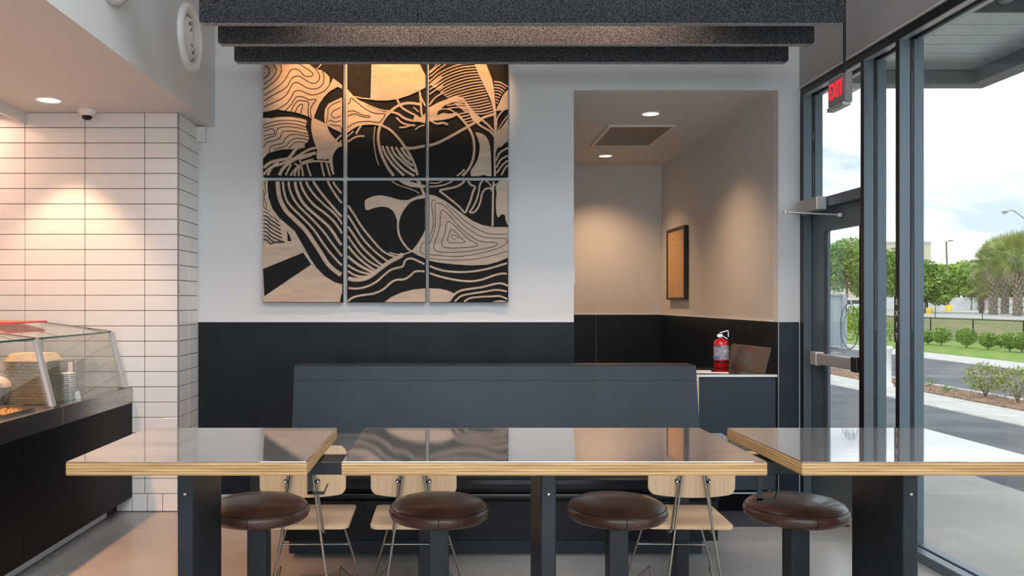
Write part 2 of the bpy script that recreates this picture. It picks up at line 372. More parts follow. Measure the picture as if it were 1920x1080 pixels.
# ------------------------------------------------------------ downlights
def downlight(x, y, z, r, label, power=26, ang=95, target=None, blend=.5):
    t = thing('ceiling_light', label, 'ceiling light', (x, y, z - .004), 'recessed downlights')
    obj('trim_ring', MB().lathe([(r * .78, z + .0), (r * .80, z - .006), (r, z - .008), (r * 1.08, z - .004), (r * 1.08, z)], (x, y, 0), 32, caps=False), 'white', t)
    obj('lens', MB().lathe([(r * .79, z - .003), (r * .5, z - .0035), (1e-5, z - .004)], (x, y, 0), 32, caps=False), 'glow', t)
    spot('downlight_lamp', (x, y, z - .02), target or (x, y, 0), power, ang, blend, WARM, .04)
    return t
downlight(-2.56, 5.286, ZS, .088, 'round recessed downlight glowing in the low soffit, left of the dome camera', 72, 80)
for yy in (4.25, 3.3, 2.4): spot('soffit_lamp', (-2.515, yy, ZS - .02), (-2.40, yy, 0), 190, 76, .5, (1, .45, .21), .03)
downlight(1.672, 6.856, ZA, .085, 'larger round downlight in the alcove ceiling, in front of the square grille', 98, 112, (1.80, 6.95, 0), 1.0)
downlight(1.671, 8.84, ZA, .085, 'smaller round downlight in the alcove ceiling, behind the square grille near the end wall', 98, 112, (1.76, 8.95, 0), 1.0)
# wall-washing spots for the carved panels, hung behind the felt baffles
def track_head(x, y, z, tgt, power, ang):
    side = 'left' if x < -.7 else 'middle' if x < 0 else 'right'
    t = thing('track_light', f'small black spotlight hung above the felt baffles, aimed at the {side} carved panels', 'spotlight', (x, y, ZC), 'art spotlights')
    d = (Vector(tgt) - Vector((x, y, z))).normalized()
    obj('stem', MB().tube([(x, y, ZC), (x, y, z)], .01), 'blacksteel', t)
    obj('lamp_head', MB().tube([Vector((x, y, z)) - d * .09, Vector((x, y, z)) + d * .05], .035, 16), 'blacksteel', t)
    spot('art_spot', Vector((x, y, z)) + d * .07, tgt, power, ang, .7, (1, .50, .19), .03)
track_head(-1.02, 5.25, 3.62, (-.93, 6.08, 2.98), 64, 50)
track_head(-.38, 5.25, 3.62, (-.42, 6.08, 3.03), 76, 50)
track_head(.22, 5.25, 3.62, (.14, 6.08, 3.0), 60, 44)
area('cove_lamp', (-3.35, 5.2, 2.70), (R(0), R(0), 0), .5, .7, 13, (1, .55, .36))
for k, xx in enumerate((-.55, -.1, .35, .8, 1.2)):
    spot('baffle_lamp', (xx, 4.79, 3.42), (xx, 5.08, 3.12), 24, 120, .8, (1, .62, .42), .04)

# ------------------------------------------------------------ felt baffles
for i, (d, a, b, s, pz, lab) in enumerate([(4.035, 331, 1640, 980, 0, 'charcoal felt baffle nearest the viewer, only its lower edge at the top of the picture'),
                                 (4.69, 373, 1582, 980, 0, 'longest looking charcoal felt baffle in view, front one of the three'),
                                 (5.07, 409, 1527, 970, 0, 'middle charcoal felt baffle, its face lit warm brown by a lamp'),
                                 (5.455, 437, 1477, 960, 0, 'rear charcoal felt baffle hanging just in front of the carved panels')]):
    x0 = -1.418; x1 = 2.24; zb_ = 1.44 + 522 * 4.69 / F; xm = (s - VX) * d / F; th = .050
    z_top = zb_ + .30
    t = thing('felt_baffle', lab, 'ceiling baffle', ((x0 + x1) / 2, d + th / 2, zb_), 'acoustic felt baffles')
    for (u, v, ch) in ((x0, xm - .001, -1), (xm + .001, x1, 1)):
        c = .012
        if ch < 0: pts = [(u, d, z_top), (u, d, zb_ + c), (u + c, d, zb_), (v, d, zb_), (v, d, z_top)]
        else: pts = [(u, d, z_top), (u, d, zb_), (v - c, d, zb_), (v, d, zb_ + c), (v, d, z_top)]
        fp = obj('felt_panel', MB().prism(pts, (0, th, 0)), 'felt', t)
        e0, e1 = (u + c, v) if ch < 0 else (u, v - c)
        obj('lit_edge', MB().box(e0, e1, d + .0005, d + th - .0005, zb_ - .0012, zb_ + .0002), 'feltedge', fp)  # underside strip, its paler colour carries light bounced up from the floor
    for xx in (x0 + .4, x1 - .4): obj('hanging_cable', MB().tube([(xx, d + th / 2, z_top), (xx, d + th / 2, ZC)], .002, 6), 'galv', t)

# ------------------------------------------------------------ carved wall panels
YF = 6.05; KA = YF / F
def ax(px): return (px - VX) * KA
def az(py): return H - (py - VY) * KA
CROP = {'TL': (480, 110, 4.694), 'TM': (640, 110, 4.694), 'TR': (790, 110, 4.694), 'BL': (485, 335, 4.594), 'BM': (640, 335, 4.594), 'BR': (795, 335, 4.594)}
def g(*parts):
    out = []
    for tagc, pts in parts:
        ox, oy, s = CROP[tagc]; out += [(ox + x / s, oy + y / s) for x, y in pts]
    return out
def smooth(pts, closed=False, step=2.0):
    n = len(pts); out = []
    if n < 3: 
        a, b = pts; L = math.dist(a, b); k = max(1, int(L / step)); return [(a[0] + (b[0] - a[0]) * i / k, a[1] + (b[1] - a[1]) * i / k) for i in range(k + 1)]
    rng = range(n) if closed else range(n - 1)
    for i in rng:
        p0 = pts[(i - 1) % n] if closed or i > 0 else pts[0]; p1 = pts[i]; p2 = pts[(i + 1) % n]; p3 = pts[(i + 2) % n] if closed or i < n - 2 else pts[n - 1]
        k = max(1, int(math.dist(p1, p2) / step))
        for j in range(k):
            t = j / k
            out.append(tuple(.5 * (2 * p1[c] + (p2[c] - p0[c]) * t + (2 * p0[c] - 5 * p1[c] + 4 * p2[c] - p3[c]) * t * t + (3 * p1[c] - p0[c] - 3 * p2[c] + p3[c]) * t ** 3) for c in (0, 1)))
    if not closed: out.append(pts[-1])
    return out
ART = []   # (kind, pts, width in photo px)
def S(w, *parts): ART.append(('S', smooth(g(*parts)), w / 4.65))
def D(w, *parts): ART.append(('D', smooth(g(*parts)), w * 1.3 / 4.65))
def FL(*parts, sharp=False):
    p = g(*parts); ART.append(('F', p if sharp else smooth(p, True, 2.5), 0))
def HO(*parts, sharp=False):
    p = g(*parts); ART.append(('H', p if sharp else smooth(p, True, 2.5), 0))
# ---- bottom left
FL(('BL', [(40, 8), (80, 8), (78, 80), (88, 170), (120, 260), (180, 340), (250, 400), (310, 450), (350, 520), (390, 590), (440, 680), (500, 770), (570, 840), (650, 890), (745, 918), (740, 960), (712, 1000), (698, 1075), (40, 1075)]), sharp=True)
HO(('BL', [(40, 778), (385, 638), (455, 740), (52, 1012)]), sharp=True)
HO(('BL', [(245, 445), (270, 490), (285, 540), (252, 540), (250, 490)]), sharp=True)
for k in range(8):
    y = 285 + k * 34
    D(13 if k else 8, ('BL', [(38, y), (75, y + 8), (105, y + 38), (145, min(y + 62, 548)), (178 + k * 7, min(y + 92, 548))]))
D(6, ('BL', [(60, 15), (55, 60), (62, 110), (50, 160), (60, 200), (72, 235), (60, 265)]))
D(5, ('BL', [(42, 100), (50, 150), (44, 215), (60, 260), (110, 280)]))
S(38, ('BL', [(165, 5), (168, 90), (190, 190), (240, 280), (320, 360), (400, 440), (470, 540), (530, 630), (600, 740), (680, 810), (735, 840)]), ('BM', [(45, 855), (110, 870), (190, 865), (250, 840), (330, 780), (420, 715), (490, 680), (530, 650)]))
S(20, ('BL', [(210, 5), (213, 70), (235, 170), (280, 240), (360, 320), (430, 390), (490, 460), (550, 550), (610, 630), (680, 710), (735, 765)]), ('BM', [(45, 785), (110, 830), (190, 845), (240, 838)]))
S(20, ('BL', [(258, 5), (265, 80), (300, 170), (350, 240), (420, 310), (500, 390), (570, 470), (620, 540), (680, 620), (735, 690)]), ('BM', [(45, 735), (120, 785), (190, 812), (265, 825)]))
S(26, ('BL', [(312, 5), (325, 90), (370, 190), (430, 260), (510, 330), (590, 400), (640, 460), (690, 540), (735, 600)]), ('BM', [(45, 655), (110, 715), (190, 768), (280, 812)]))
S(22, ('BL', [(355, 5), (375, 80), (420, 160), (480, 230), (560, 290), (640, 360), (700, 440), (735, 505)]), ('BM', [(45, 560), (110, 645), (180, 712), (260, 772), (315, 800)]))
S(20, ('BL', [(400, 5), (430, 70), (480, 140), (560, 220), (640, 290), (700, 360), (735, 430)]), ('BM', [(45, 475), (100, 560), (170, 650), (250, 720), (345, 772)]))
S(22, ('BL', [(460, 5), (500, 70), (560, 150), (620, 220), (680, 290), (735, 350)]), ('BM', [(45, 395), (110, 490), (180, 590), (260, 670), (330, 730), (380, 755)]))
S(20, ('BL', [(585, 5), (625, 80), (670, 150), (735, 240)]), ('BM', [(45, 295), (110, 400), (180, 510), (260, 600), (340, 670), (415, 725)]))
S(20, ('BL', [(628, 5), (660, 60), (700, 110), (735, 150)]), ('BM', [(45, 210), (110, 310), (180, 420), (260, 520), (340, 610), (400, 650), (460, 672), (495, 682)]))
# ---- bottom middle
FL(('BM', [(203, 200), (215, 180), (270, 155), (340, 145), (420, 160), (500, 182), (570, 185), (620, 165), (680, 145), (740, 138), (740, 165), (650, 180), (590, 210), (540, 270), (510, 330), (500, 370), (484, 372), (470, 330), (445, 280), (400, 250), (340, 243), (280, 255), (230, 272), (208, 262)]))
S(20, ('BM', [(491, 350), (488, 420), (500, 490), (530, 550), (570, 600), (605, 628)]))
S(14, ('BM', [(605, 628), (560, 645), (500, 655), (450, 648), (415, 635)]))
FL(('BM', [(603, 627), (650, 570), (700, 490), (730, 425), (745, 425), (745, 695), (660, 662)]), sharp=True)
D(6, ('BM', [(745, 530), (700, 560), (683, 595), (690, 640), (745, 668)]))
S(20, ('BM', [(30, 940), (130, 948), (220, 930), (300, 890), (370, 830), (430, 785), (490, 768), (530, 755), (545, 715), (570, 692), (610, 690), (660, 710), (725, 742)]), ('BR', [(50, 755), (150, 790), (280, 805), (420, 800), (560, 775), (660, 745), (745, 720)]))
S(20, ('BM', [(40, 1070), (100, 1025), (180, 1005), (280, 990), (360, 955), (430, 895), (480, 872), (540, 868), (590, 840), (640, 800), (725, 802)]), ('BR', [(50, 815), (140, 845), (280, 875), (400, 885), (500, 870), (600, 835), (680, 818), (745, 830)]))
FL(('BM', [(355, 1075), (430, 1020), (520, 980), (620, 955), (725, 945)]), ('BR', [(50, 945), (130, 947), (200, 963), (265, 990), (235, 1020), (205, 1075)]), sharp=True)
S(10, ('BM', [(435, 25), (500, 60), (580, 85), (640, 108), (673, 130)]))
FL(('BM', [(480, 8), (540, 50), (600, 72), (680, 80), (745, 78), (745, 62), (690, 52), (665, 8), (640, 8), (660, 42), (600, 30), (575, 8)]), sharp=True)
S(26, ('BM', [(660, 5), (690, 80), (735, 190)]))
S(14, ('BR', [(10, 72), (60, 70), (120, 65), (200, 45), (265, 8)])); S(12, ('BR', [(10, 40), (60, 38), (120, 38), (185, 8)]))
# ---- bottom right
FL(('BR', [(10, 135), (60, 140), (100, 150), (180, 190), (260, 250), (340, 310), (420, 365), (500, 400), (590, 418), (745, 418), (745, 672), (640, 715), (540, 742), (400, 748), (250, 738), (120, 722), (10, 700)]), sharp=True)
D(6, ('BR', [(100, 190), (75, 190), (65, 220), (75, 290), (80, 380), (62, 470), (20, 560)]))
D(6, ('BR', [(20, 650), (150, 665), (260, 672), (400, 660), (540, 630), (660, 590), (710, 555), (712, 525), (690, 515), (600, 515), (500, 500), (420, 460), (340, 400), (260, 320), (180, 240), (130, 212), (100, 215), (95, 250), (98, 340), (90, 440), (60, 530), (35, 590)]))
D(6, ('BR', [(20, 685), (150, 698), (280, 702), (420, 695), (560, 670), (745, 618)]))
D(6, ('BR', [(745, 480), (620, 478), (540, 470), (450, 430), (360, 370), (270, 290), (190, 222)]))
D(6, ('BR', [(150, 275), (140, 320), (138, 400), (115, 490), (88, 570), (90, 610), (130, 630), (220, 636), (340, 630), (480, 610), (600, 585), (635, 562), (610, 550), (540, 548), (460, 530), (380, 480), (300, 410), (220, 320), (170, 275), (150, 272)]))
D(6, ('BR', [(205, 370), (190, 400), (180, 470), (155, 540), (160, 580), (210, 597), (300, 597), (400, 590), (462, 577), (450, 560), (380, 520), (310, 450), (240, 385), (205, 370)]))
D(6, ('BR', [(235, 435), (215, 480), (203, 530), (220, 552), (290, 553), (352, 548), (320, 515), (280, 470), (240, 435)]))
D(5, ('BR', [(300, 512), (262, 488), (243, 487), (236, 502), (248, 518), (268, 523)]))
S(20, ('BR', [(365, 5), (310, 55), (240, 80), (160, 95), (135, 106), (170, 135), (240, 190), (300, 240), (352, 292), (375, 250), (400, 190), (420, 120), (438, 72), (400, 52), (372, 5)]))
S(18, ('BR', [(500, 5), (480, 60), (470, 120), (450, 190), (420, 250), (395, 290), (430, 290), (465, 250), (485, 200), (500, 130), (530, 90), (570, 85), (595, 115)]))
S(14, ('BR', [(495, 30), (520, 18), (560, 40), (592, 90)]))
S(20, ('BR', [(600, 5), (595, 110), (592, 250), (590, 412)])); S(14, ('BR', [(600, 60), (640, 40), (665, 8)]))
FL(('BR', [(670, 5), (640, 50), (618, 70), (625, 130), (618, 210), (625, 310), (640, 335), (665, 310), (695, 315), (705, 370), (745, 412), (760, 200), (745, 5)]))
S(20, ('BR', [(205, 1075), (260, 1000), (320, 965), (400, 950), (500, 935), (600, 910), (670, 905), (745, 935)]))
S(18, ('BR', [(250, 1075), (320, 1012), (420, 990), (520, 975), (620, 960), (700, 970), (745, 990)]))
S(18, ('BR', [(330, 1075), (390, 1032), (480, 1020), (580, 1015), (660, 1015), (745, 1052)]))
FL(('BR', [(575, 1075), (620, 1052), (680, 1050), (745, 1075)]))
# ---- top left
FL(('TL', [(45, -40), (440, -40), (440, 25), (490, 65), (550, 100), (585, 108), (620, 135), (650, 165), (650, 220), (640, 250), (662, 215), (680, 175), (720, 205), (775, 250), (775, 275), (720, 250), (650, 290), (600, 340), (560, 400), (530, 470), (510, 528), (490, 528), (470, 515), (430, 500), (350, 475), (270, 462), (180, 450), (45, 478)]), sharp=True)
S(14, ('TL', [(545, 88), (612, 15)]))
for pts in ([(45, 68), (100, 75), (120, 110), (110, 150), (45, 195)], [(45, 28), (130, 40), (175, 80), (180, 120), (140, 180), (45, 250)],
            [(180, -30), (225, 80), (220, 130), (180, 190), (120, 240), (45, 295)],
            [(330, -30), (350, 25), (430, 80), (490, 120), (505, 145), (480, 160), (430, 155), (390, 115), (350, 95), (310, 105), (280, 150), (250, 200), (180, 260), (45, 345)],
            [(440, 25), (510, 80), (555, 135), (560, 185), (525, 218), (480, 215), (420, 180), (380, 157), (330, 168), (300, 205), (270, 255), (200, 300), (120, 345), (45, 395)],
            [(590, 112), (600, 170), (590, 225), (550, 262), (500, 270), (450, 260), (400, 230), (360, 213), (325, 225), (300, 270), (270, 320), (200, 370), (45, 440)],
            [(655, 215), (635, 255), (590, 295), (530, 318), (480, 320), (430, 300), (380, 283), (340, 295), (315, 340), (280, 390), (210, 440), (185, 452)],
            [(535, 365), (520, 360), (470, 365), (430, 345), (380, 335), (345, 355), (310, 410), (260, 462)],
            [(310, 468), (340, 410), (370, 375), (430, 375), (465, 390), (460, 450), (465, 515)], [(345, 478), (375, 420), (412, 408), (395, 485)],
            [(535, 365), (500, 410), (480, 460), (490, 520)]): D(9, ('TL', pts))
FL(('TL', [(45, 560), (150, 525), (250, 515), (350, 522), (445, 545), (445, 580), (440, 600), (450, 630), (465, 680), (465, 720), (440, 750), (400, 765), (330, 795), (300, 800), (240, 800), (180, 812), (110, 835), (45, 872)]))
for pts in ([(45, 595), (150, 560), (250, 545), (350, 550), (448, 572)], [(45, 622), (160, 590), (250, 575), (350, 580), (448, 606)],
            [(45, 735), (110, 700), (170, 680), (185, 640), (200, 615), (260, 602), (350, 608), (455, 632)],
            [(45, 815), (100, 740), (160, 725), (215, 700), (235, 650), (290, 640), (360, 645), (465, 665)],
            [(120, 835), (130, 780), (180, 760), (240, 745), (265, 700), (310, 672), (380, 672), (468, 692)],
            [(165, 808), (200, 790), (270, 770), (300, 730), (350, 705), (410, 705), (468, 720)], [(290, 798), (320, 760), (370, 735), (445, 745)],
            [(45, 655), (140, 620), (165, 640), (160, 665), (100, 675), (45, 695)]): D(8, ('TL', pts))
FL(('TL', [(495, 530), (515, 528), (560, 548), (610, 575), (630, 600), (650, 650), (690, 700), (735, 745), (775, 745), (775, 762), (720, 790), (690, 830), (675, 880), (680, 950), (688, 1020), (665, 990), (650, 930), (640, 880), (620, 890), (580, 885), (550, 890), (535, 870), (540, 800), (515, 740), (495, 660), (488, 600)]))
S(28, ('TL', [(45, 985), (120, 920), (200, 895), (280, 880), (320, 840), (360, 790), (430, 770)]))
S(22, ('TL', [(45, 1045), (130, 960), (220, 930), (290, 900), (350, 870), (400, 840), (470, 800), (535, 785)]))
S(22, ('TL', [(95, 1050), (140, 960), (200, 915)])); S(28, ('TL', [(200, 1050), (230, 980), (290, 920), (360, 880), (450, 850), (530, 830)]))
S(15, ('TL', [(520, 825), (470, 860), (400, 880), (388, 900), (400, 915), (450, 900), (510, 885)]))
S(18, ('TL', [(290, 1050), (350, 970), (420, 925), (500, 905), (580, 905), (650, 915), (665, 960), (685, 1020)]))
for pts in ([(250, 1050), (290, 970), (310, 930)], [(335, 1050), (355, 980), (375, 940)], [(376, 1050), (378, 990), (380, 950), (340, 925)], [(416, 1050), (410, 990), (400, 950)], [(490, 1050), (465, 980), (450, 930)], [(608, 1050), (590, 990), (575, 915)], [(660, 1050), (640, 990), (620, 915)], [(590, 890), (640, 850), (665, 825)]):
    S(17, ('TL', pts))
S(18, ('TL', [(700, 728), (775, 650)])); S(16, ('TL', [(735, 745), (775, 700)]))
FL(('TL', [(775, 335), (757, 345), (700, 370), (640, 400), (610, 450), (603, 520), (610, 580), (680, 620), (775, 665)]), sharp=True)
for pts in ([(775, 420), (700, 455), (670, 480), (670, 510), (700, 525), (775, 495)], [(620, 575), (635, 500), (640, 440), (690, 400), (775, 370)], [(650, 580), (700, 592), (745, 600), (757, 650)], [(640, 560), (655, 545), (700, 560), (775, 540)]): D(8, ('TL', pts))
# ---- top middle
FL(('TM', [(268, -40), (630, -40), (690, 50), (735, 140), (760, 170), (760, 245), (690, 285), (600, 325), (500, 358), (400, 372), (300, 370), (258, 360), (264, 150)]), sharp=True)
FL(('TM', [(20, 235), (50, 265), (90, 310), (110, 335), (160, 370), (230, 420), (300, 450), (380, 475), (430, 468), (440, 480), (400, 515), (370, 560), (350, 600), (320, 590), (270, 583), (200, 585), (140, 600), (90, 630), (20, 680)]), sharp=True)
D(9, ('TM', [(20, 425), (60, 405), (75, 390), (88, 352), (140, 390), (220, 450), (300, 485), (385, 492), (360, 540), (330, 565), (250, 555), (160, 560), (100, 580), (20, 640)]))
D(9, ('TM', [(20, 480), (100, 462), (150, 480), (190, 500), (255, 510), (240, 522), (180, 512), (110, 490), (20, 525)]))
S(12, ('TM', [(110, 335), (180, 350), (262, 358)])); S(16, ('TM', [(145, 370), (220, 405), (330, 450), (425, 465)]))
S(26, ('TM', [(700, 408), (620, 395), (550, 400), (480, 430), (410, 490), (360, 560), (335, 620), (325, 700), (335, 780), (360, 860), (410, 960), (475, 1050)]))
S(24, ('TM', [(355, 590), (430, 630), (500, 700), (560, 780), (610, 860), (650, 950), (675, 1050)]))
for pts in ([(360, 770), (395, 850), (455, 935), (540, 1020), (575, 1050)], [(400, 772), (430, 840), (490, 920), (560, 985), (645, 1035)], [(440, 775), (470, 840), (530, 900), (600, 960), (650, 995)], [(480, 780), (510, 830), (560, 890), (630, 945)], [(525, 785), (560, 840), (612, 895)]):
    S(24, ('TM', pts))
S(11, ('TM', [(297, 600), (287, 700), (295, 800), (310, 880), (332, 940)]))
S(18, ('TM', [(175, 595), (150, 630), (130, 665)])); S(18, ('TM', [(20, 760), (110, 700), (160, 685), (205, 685)])); S(13, ('TM', [(20, 725), (80, 665), (110, 640)]))
S(20, ('TM', [(490, 360), (530, 430), (590, 470), (650, 500), (690, 530)])); S(22, ('TM', [(430, 470), (500, 490), (560, 530), (640, 550), (700, 545), (770, 540)]))
S(18, ('TM', [(485, 520), (530, 565), (590, 585), (650, 590)])); S(16, ('TM', [(510, 608), (560, 605), (610, 590)])); S(14, ('TM', [(650, 628), (690, 600), (770, 575)]))
S(20, ('TM', [(690, 290), (700, 380), (705, 480), (720, 520)])); S(16, ('TM', [(700, 340), (740, 420), (770, 470)])); S(14, ('TM', [(635, 430), (680, 470)]))
FL(('TM', [(650, 500), (700, 520), (770, 460), (770, 565), (690, 560), (640, 545)]))
S(26, ('TM', [(540, 785), (620, 790), (700, 775), (745, 768)]), ('TR', [(70, 765), (150, 740), (250, 690), (350, 635), (430, 590), (480, 560), (540, 525), (640, 490)]))
# ---- top right
U = [(60, 215), (150, 135), (260, 80), (360, 52), (470, 45)]; L_ = [(380, 470), (450, 485), (520, 490), (580, 480), (635, 462)]
for k in range(19):
    t = k / 18; t2 = t
    S(13, ('TR', [(U[i][0] + (L_[i][0] - U[i][0]) * t2, U[i][1] + (L_[i][1] - U[i][1]) * t2) for i in range(5)]))
for pts in ([(40, 160), (140, 75), (215, 10)], [(40, 195), (150, 100), (265, 20)], [(40, 262), (110, 215), (180, 160)], [(40, 300), (110, 250), (190, 200)], [(40, 345), (110, 290), (190, 245)],
            [(60, 130), (110, 85), (160, 20)], [(220, 402), (300, 380), (380, 385)], [(225, 418), (310, 405), (395, 410)], [(240, 440), (320, 432), (405, 440)], [(330, 490), (420, 472)], [(345, 515), (432, 497)], [(362, 542), (440, 522)], [(380, 567), (450, 547)], [(392, 592), (462, 570)],
            [(640, 205), (700, 215), (760, 252)], [(640, 232), (700, 242), (742, 270)], [(640, 258), (690, 265), (728, 292)], [(645, 284), (690, 290), (712, 310)], [(648, 310), (680, 315), (700, 330)], [(650, 336), (690, 348)], [(652, 362), (680, 372)], [(655, 388), (672, 396)]):
    S(13, ('TR', pts))
FL(('TR', [(440, -40), (540, -40), (580, 80), (620, 180), (640, 280), (650, 400), (658, 470), (660, 600), (652, 800), (656, 1050), (638, 1050), (636, 800), (640, 640), (636, 470), (610, 370), (560, 260), (500, 130), (455, 20)]), sharp=True)
FL(('TR', [(310, 335), (370, 360), (420, 420), (480, 490), (530, 535), (500, 570), (460, 560), (430, 500), (400, 430), (365, 375)]))
FL(('TR', [(780, 255), (720, 320), (680, 400), (655, 462), (720, 460), (780, 445)]), sharp=True)
S(15, ('TR', [(660, 640), (665, 540), (700, 480), (725, 458)])); S(13, ('TR', [(672, 640), (710, 570), (780, 480)]))
FL(('TR', [(650, 650), (690, 630), (720, 590), (780, 500), (780, 690), (720, 745), (665, 795), (650, 840)]), sharp=True)
for pts in ([(660, 900), (690, 830), (780, 775)], [(660, 960), (700, 890), (780, 845)], [(660, 1010), (720, 930), (780, 885)], [(690, 1050), (740, 960), (780, 925)], [(690, 780), (730, 740), (780, 705)]): S(17, ('TR', pts))
FL(('TR', [(475, 655), (520, 660), (570, 690), (600, 760), (612, 860), (614, 1050), (590, 1040), (550, 1025), (510, 1035), (445, 1045), (435, 990), (480, 920), (505, 850), (512, 760), (490, 690)]))
S(24, ('TR', [(300, 480), (360, 540), (420, 620), (455, 700), (465, 800), (450, 900), (410, 980), (345, 1050)])); S(17, ('TR', [(380, 975), (340, 1015), (280, 1050)]))
S(20, ('TR', [(480, 560), (530, 600), (600, 640), (642, 685)])); S(20, ('TR', [(530, 540), (590, 590), (642, 650)]))
FL(('TR', [(40, 440), (75, 430), (130, 400), (200, 370), (310, 335), (380, 362), (300, 380), (220, 410), (180, 440), (250, 445), (310, 490), (280, 520), (200, 540), (120, 548), (40, 545)]))
HO(('TR', [(138, 495), (155, 462), (200, 450), (250, 458), (288, 482), (240, 488), (190, 482), (150, 500)]))
S(20, ('TR', [(40, 520), (80, 545), (130, 575), (190, 568), (235, 585)])); S(15, ('TR', [(60, 430), (120, 350), (200, 300)]))

RECTS = {}
cols_ = [(493, 642.5), (651, 798.5), (804, 953)]; rows_ = [(103, 331.5), (338.5, 567)]
def clip_poly(pts, x0, x1, y0, y1):
    def cl(ps, ins, inter):
        out = []
        for i in range(len(ps)):
            a, b = ps[i - 1], ps[i]
            if ins(b):
                if not ins(a): out.append(inter(a, b))
                out.append(b)
            elif ins(a): out.append(inter(a, b))
        return out
    def ix(X): return lambda a, b: (X, a[1] + (b[1] - a[1]) * (X - a[0]) / (b[0] - a[0]))
    def iy(Y): return lambda a, b: (a[0] + (b[0] - a[0]) * (Y - a[1]) / (b[1] - a[1]), Y)
    for ins, it in ((lambda p: p[0] >= x0, ix(x0)), (lambda p: p[0] <= x1, ix(x1)), (lambda p: p[1] >= y0, iy(y0)), (lambda p: p[1] <= y1, iy(y1))):
        if len(pts) < 3: return []
        pts = cl(pts, ins, it)
    return pts
HB = .010   # relief height
def ribbon(mb, pts, w, ya, yb):
    """raised strip with rounded shoulders along pts (photo px) on the board"""
    n = len(pts)
    if n < 2: return
    vs = []
    for i, p in enumerate(pts):
        a = pts[max(i - 1, 0)]; b = pts[min(i + 1, n - 1)]; t = (b[0] - a[0], b[1] - a[1]); l = math.hypot(*t) or 1; nx, ny = -t[1] / l, t[0] / l
        for o_, y in ((-.5, ya), (-.5, ya + (yb - ya) * .55), (-.30, yb), (.30, yb), (.5, ya + (yb - ya) * .55), (.5, ya)):
            vs.append((ax(p[0] + nx * o_ * w), y, az(p[1] + ny * o_ * w)))
    fs = []
    for i in range(n - 1):
        for k in range(5): fs.append((i * 6 + k, i * 6 + k + 1, (i + 1) * 6 + k + 1, (i + 1) * 6 + k))
    fs += [(0, 1, 2, 3, 4, 5), tuple((n - 1) * 6 + k for k in reversed(range(6)))]
    mb.add(vs, fs, False)
names = {(0, 0): ('upper left', 'rippling contour lines and a beige leaf fan'), (1, 0): ('upper middle', 'a large plain beige quarter disc over a horn shape'), (2, 0): ('upper right', 'a fan of fine curved blades like a feather'),
         (0, 1): ('lower left', 'long beige stripes sweeping diagonally'), (1, 1): ('lower middle', 'a small beige pipe-like blob on black'), (2, 1): ('lower right', 'a triangular spiral groove on beige')}
for ci, (x0, x1) in enumerate(cols_):
    for ri, (y0, y1) in enumerate(rows_):
        nm = names[(ci, ri)]
        t = thing('carved_wall_panel', f'{nm[0]} black carved wall panel showing {nm[1]}', 'wall art', (ax((x0 + x1) / 2), YB, az(y1)), 'carved wall panels')
        obj('backing_board', B(ax(x0), ax(x1), YF, YB - .001, az(y1), az(y0), bev=.0015), 'artblack', t)
        z = [0.]
        for ia, (kind, pts, w) in enumerate(ART):
            dz = ia * .00003
            if kind in 'FH':
                c = clip_poly(pts, x0 + .8, x1 - .8, y0 + .8, y1 - .8)
                if len(c) < 3: continue
                ar = abs(sum(c[i - 1][0] * c[i][1] - c[i][0] * c[i - 1][1] for i in range(len(c)))) / 2
                if ar < 12: continue
                q = []
                for p_ in c:
                    if not q or math.dist(p_, q[-1]) > .15: q.append(p_)
                d = HB + dz + (.0006 if kind == 'H' else 0)
                obj('relief_shape' if kind == 'F' else 'recess_shape', MB().prism([(ax(a), YF - d, az(b)) for a, b in q], (0, d, 0)), 'artwood' if kind == 'F' else 'artblack', t)
            else:
                inset = w * .5 + .4
                run = []; mb = MB()
                for p_ in list(pts) + [None]:
                    if p_ and x0 + .8 <= p_[0] <= x1 - .8 and y0 + .8 <= p_[1] <= y1 - .8: run.append((p_[0], p_[1]))
                    else:
                        if len(run) > 1: ribbon(mb, run, w, YF, YF - HB - dz - (.0016 if kind == 'D' else 0))
                        run = []
                if mb.v:
                    # keep every strip inside its own panel
                    mb.v = [(min(max(v[0], ax(x0 + .3)), ax(x1 - .3)), v[1], min(max(v[2], az(y1 - .3)), az(y0 + .3))) for v in mb.v]
                    obj('raised_strip' if kind == 'S' else 'carved_groove', mb, 'artwood' if kind == 'S' else 'artgroove', t)

# ------------------------------------------------------------ wall fittings
def diffuser(y, z, label):
    c = (XS, y, z); r = .225
    t = thing('air_diffuser', label, 'air vent', c, 'round air diffusers')
    obj('outer_ring', MB().lathe([(r, 0), (r, .012), (r * .97, .030), (r * .88, .038), (r * .78, .030), (r * .70, .012), (r * .68, 0)], c, 48, 'X', caps=False), 'white', t)
    obj('dark_gap', MB().lathe([(r * .70, .002), (1e-5, .003)], c, 40, 'X', caps=False), 'trimgrey', t)
    for q in (.52, .33): obj('cone_ring', MB().lathe([(r * (q + .10), .004), (r * q, .030), (r * (q - .035), .030), (r * (q - .03), .004)], c, 40, 'X', caps=False), 'white', t)
    obj('centre_cap', MB().lathe([(r * .20, .003), (r * .20, .026), (r * .15, .031), (1e-5, .032)], c, 32, 'X', caps=False), 'white', t)
diffuser(5.471, 3.18, 'round white air diffuser on the soffit side, whole and nearest the back wall')
diffuser(4.19, 3.18, 'round white air diffuser cut off by the top edge, only its lower rim showing')
t = thing('security_camera', 'small white dome security camera under the soffit above the tiles', 'camera', (-2.438, 5.565, ZS))
obj('housing', MB().lathe([(.062, 0), (.062, -.012), (.05, -.030), (.034, -.042)], (-2.438, 5.565, ZS), 28), 'white', t)
obj('dome', MB().lathe([(.034, -.040), (.031, -.055), (.020, -.066), (1e-5, -.070)], (-2.438, 5.565, ZS), 20, caps=False), 'vinyl', t)
c = P(376.5, 252, 6.06)
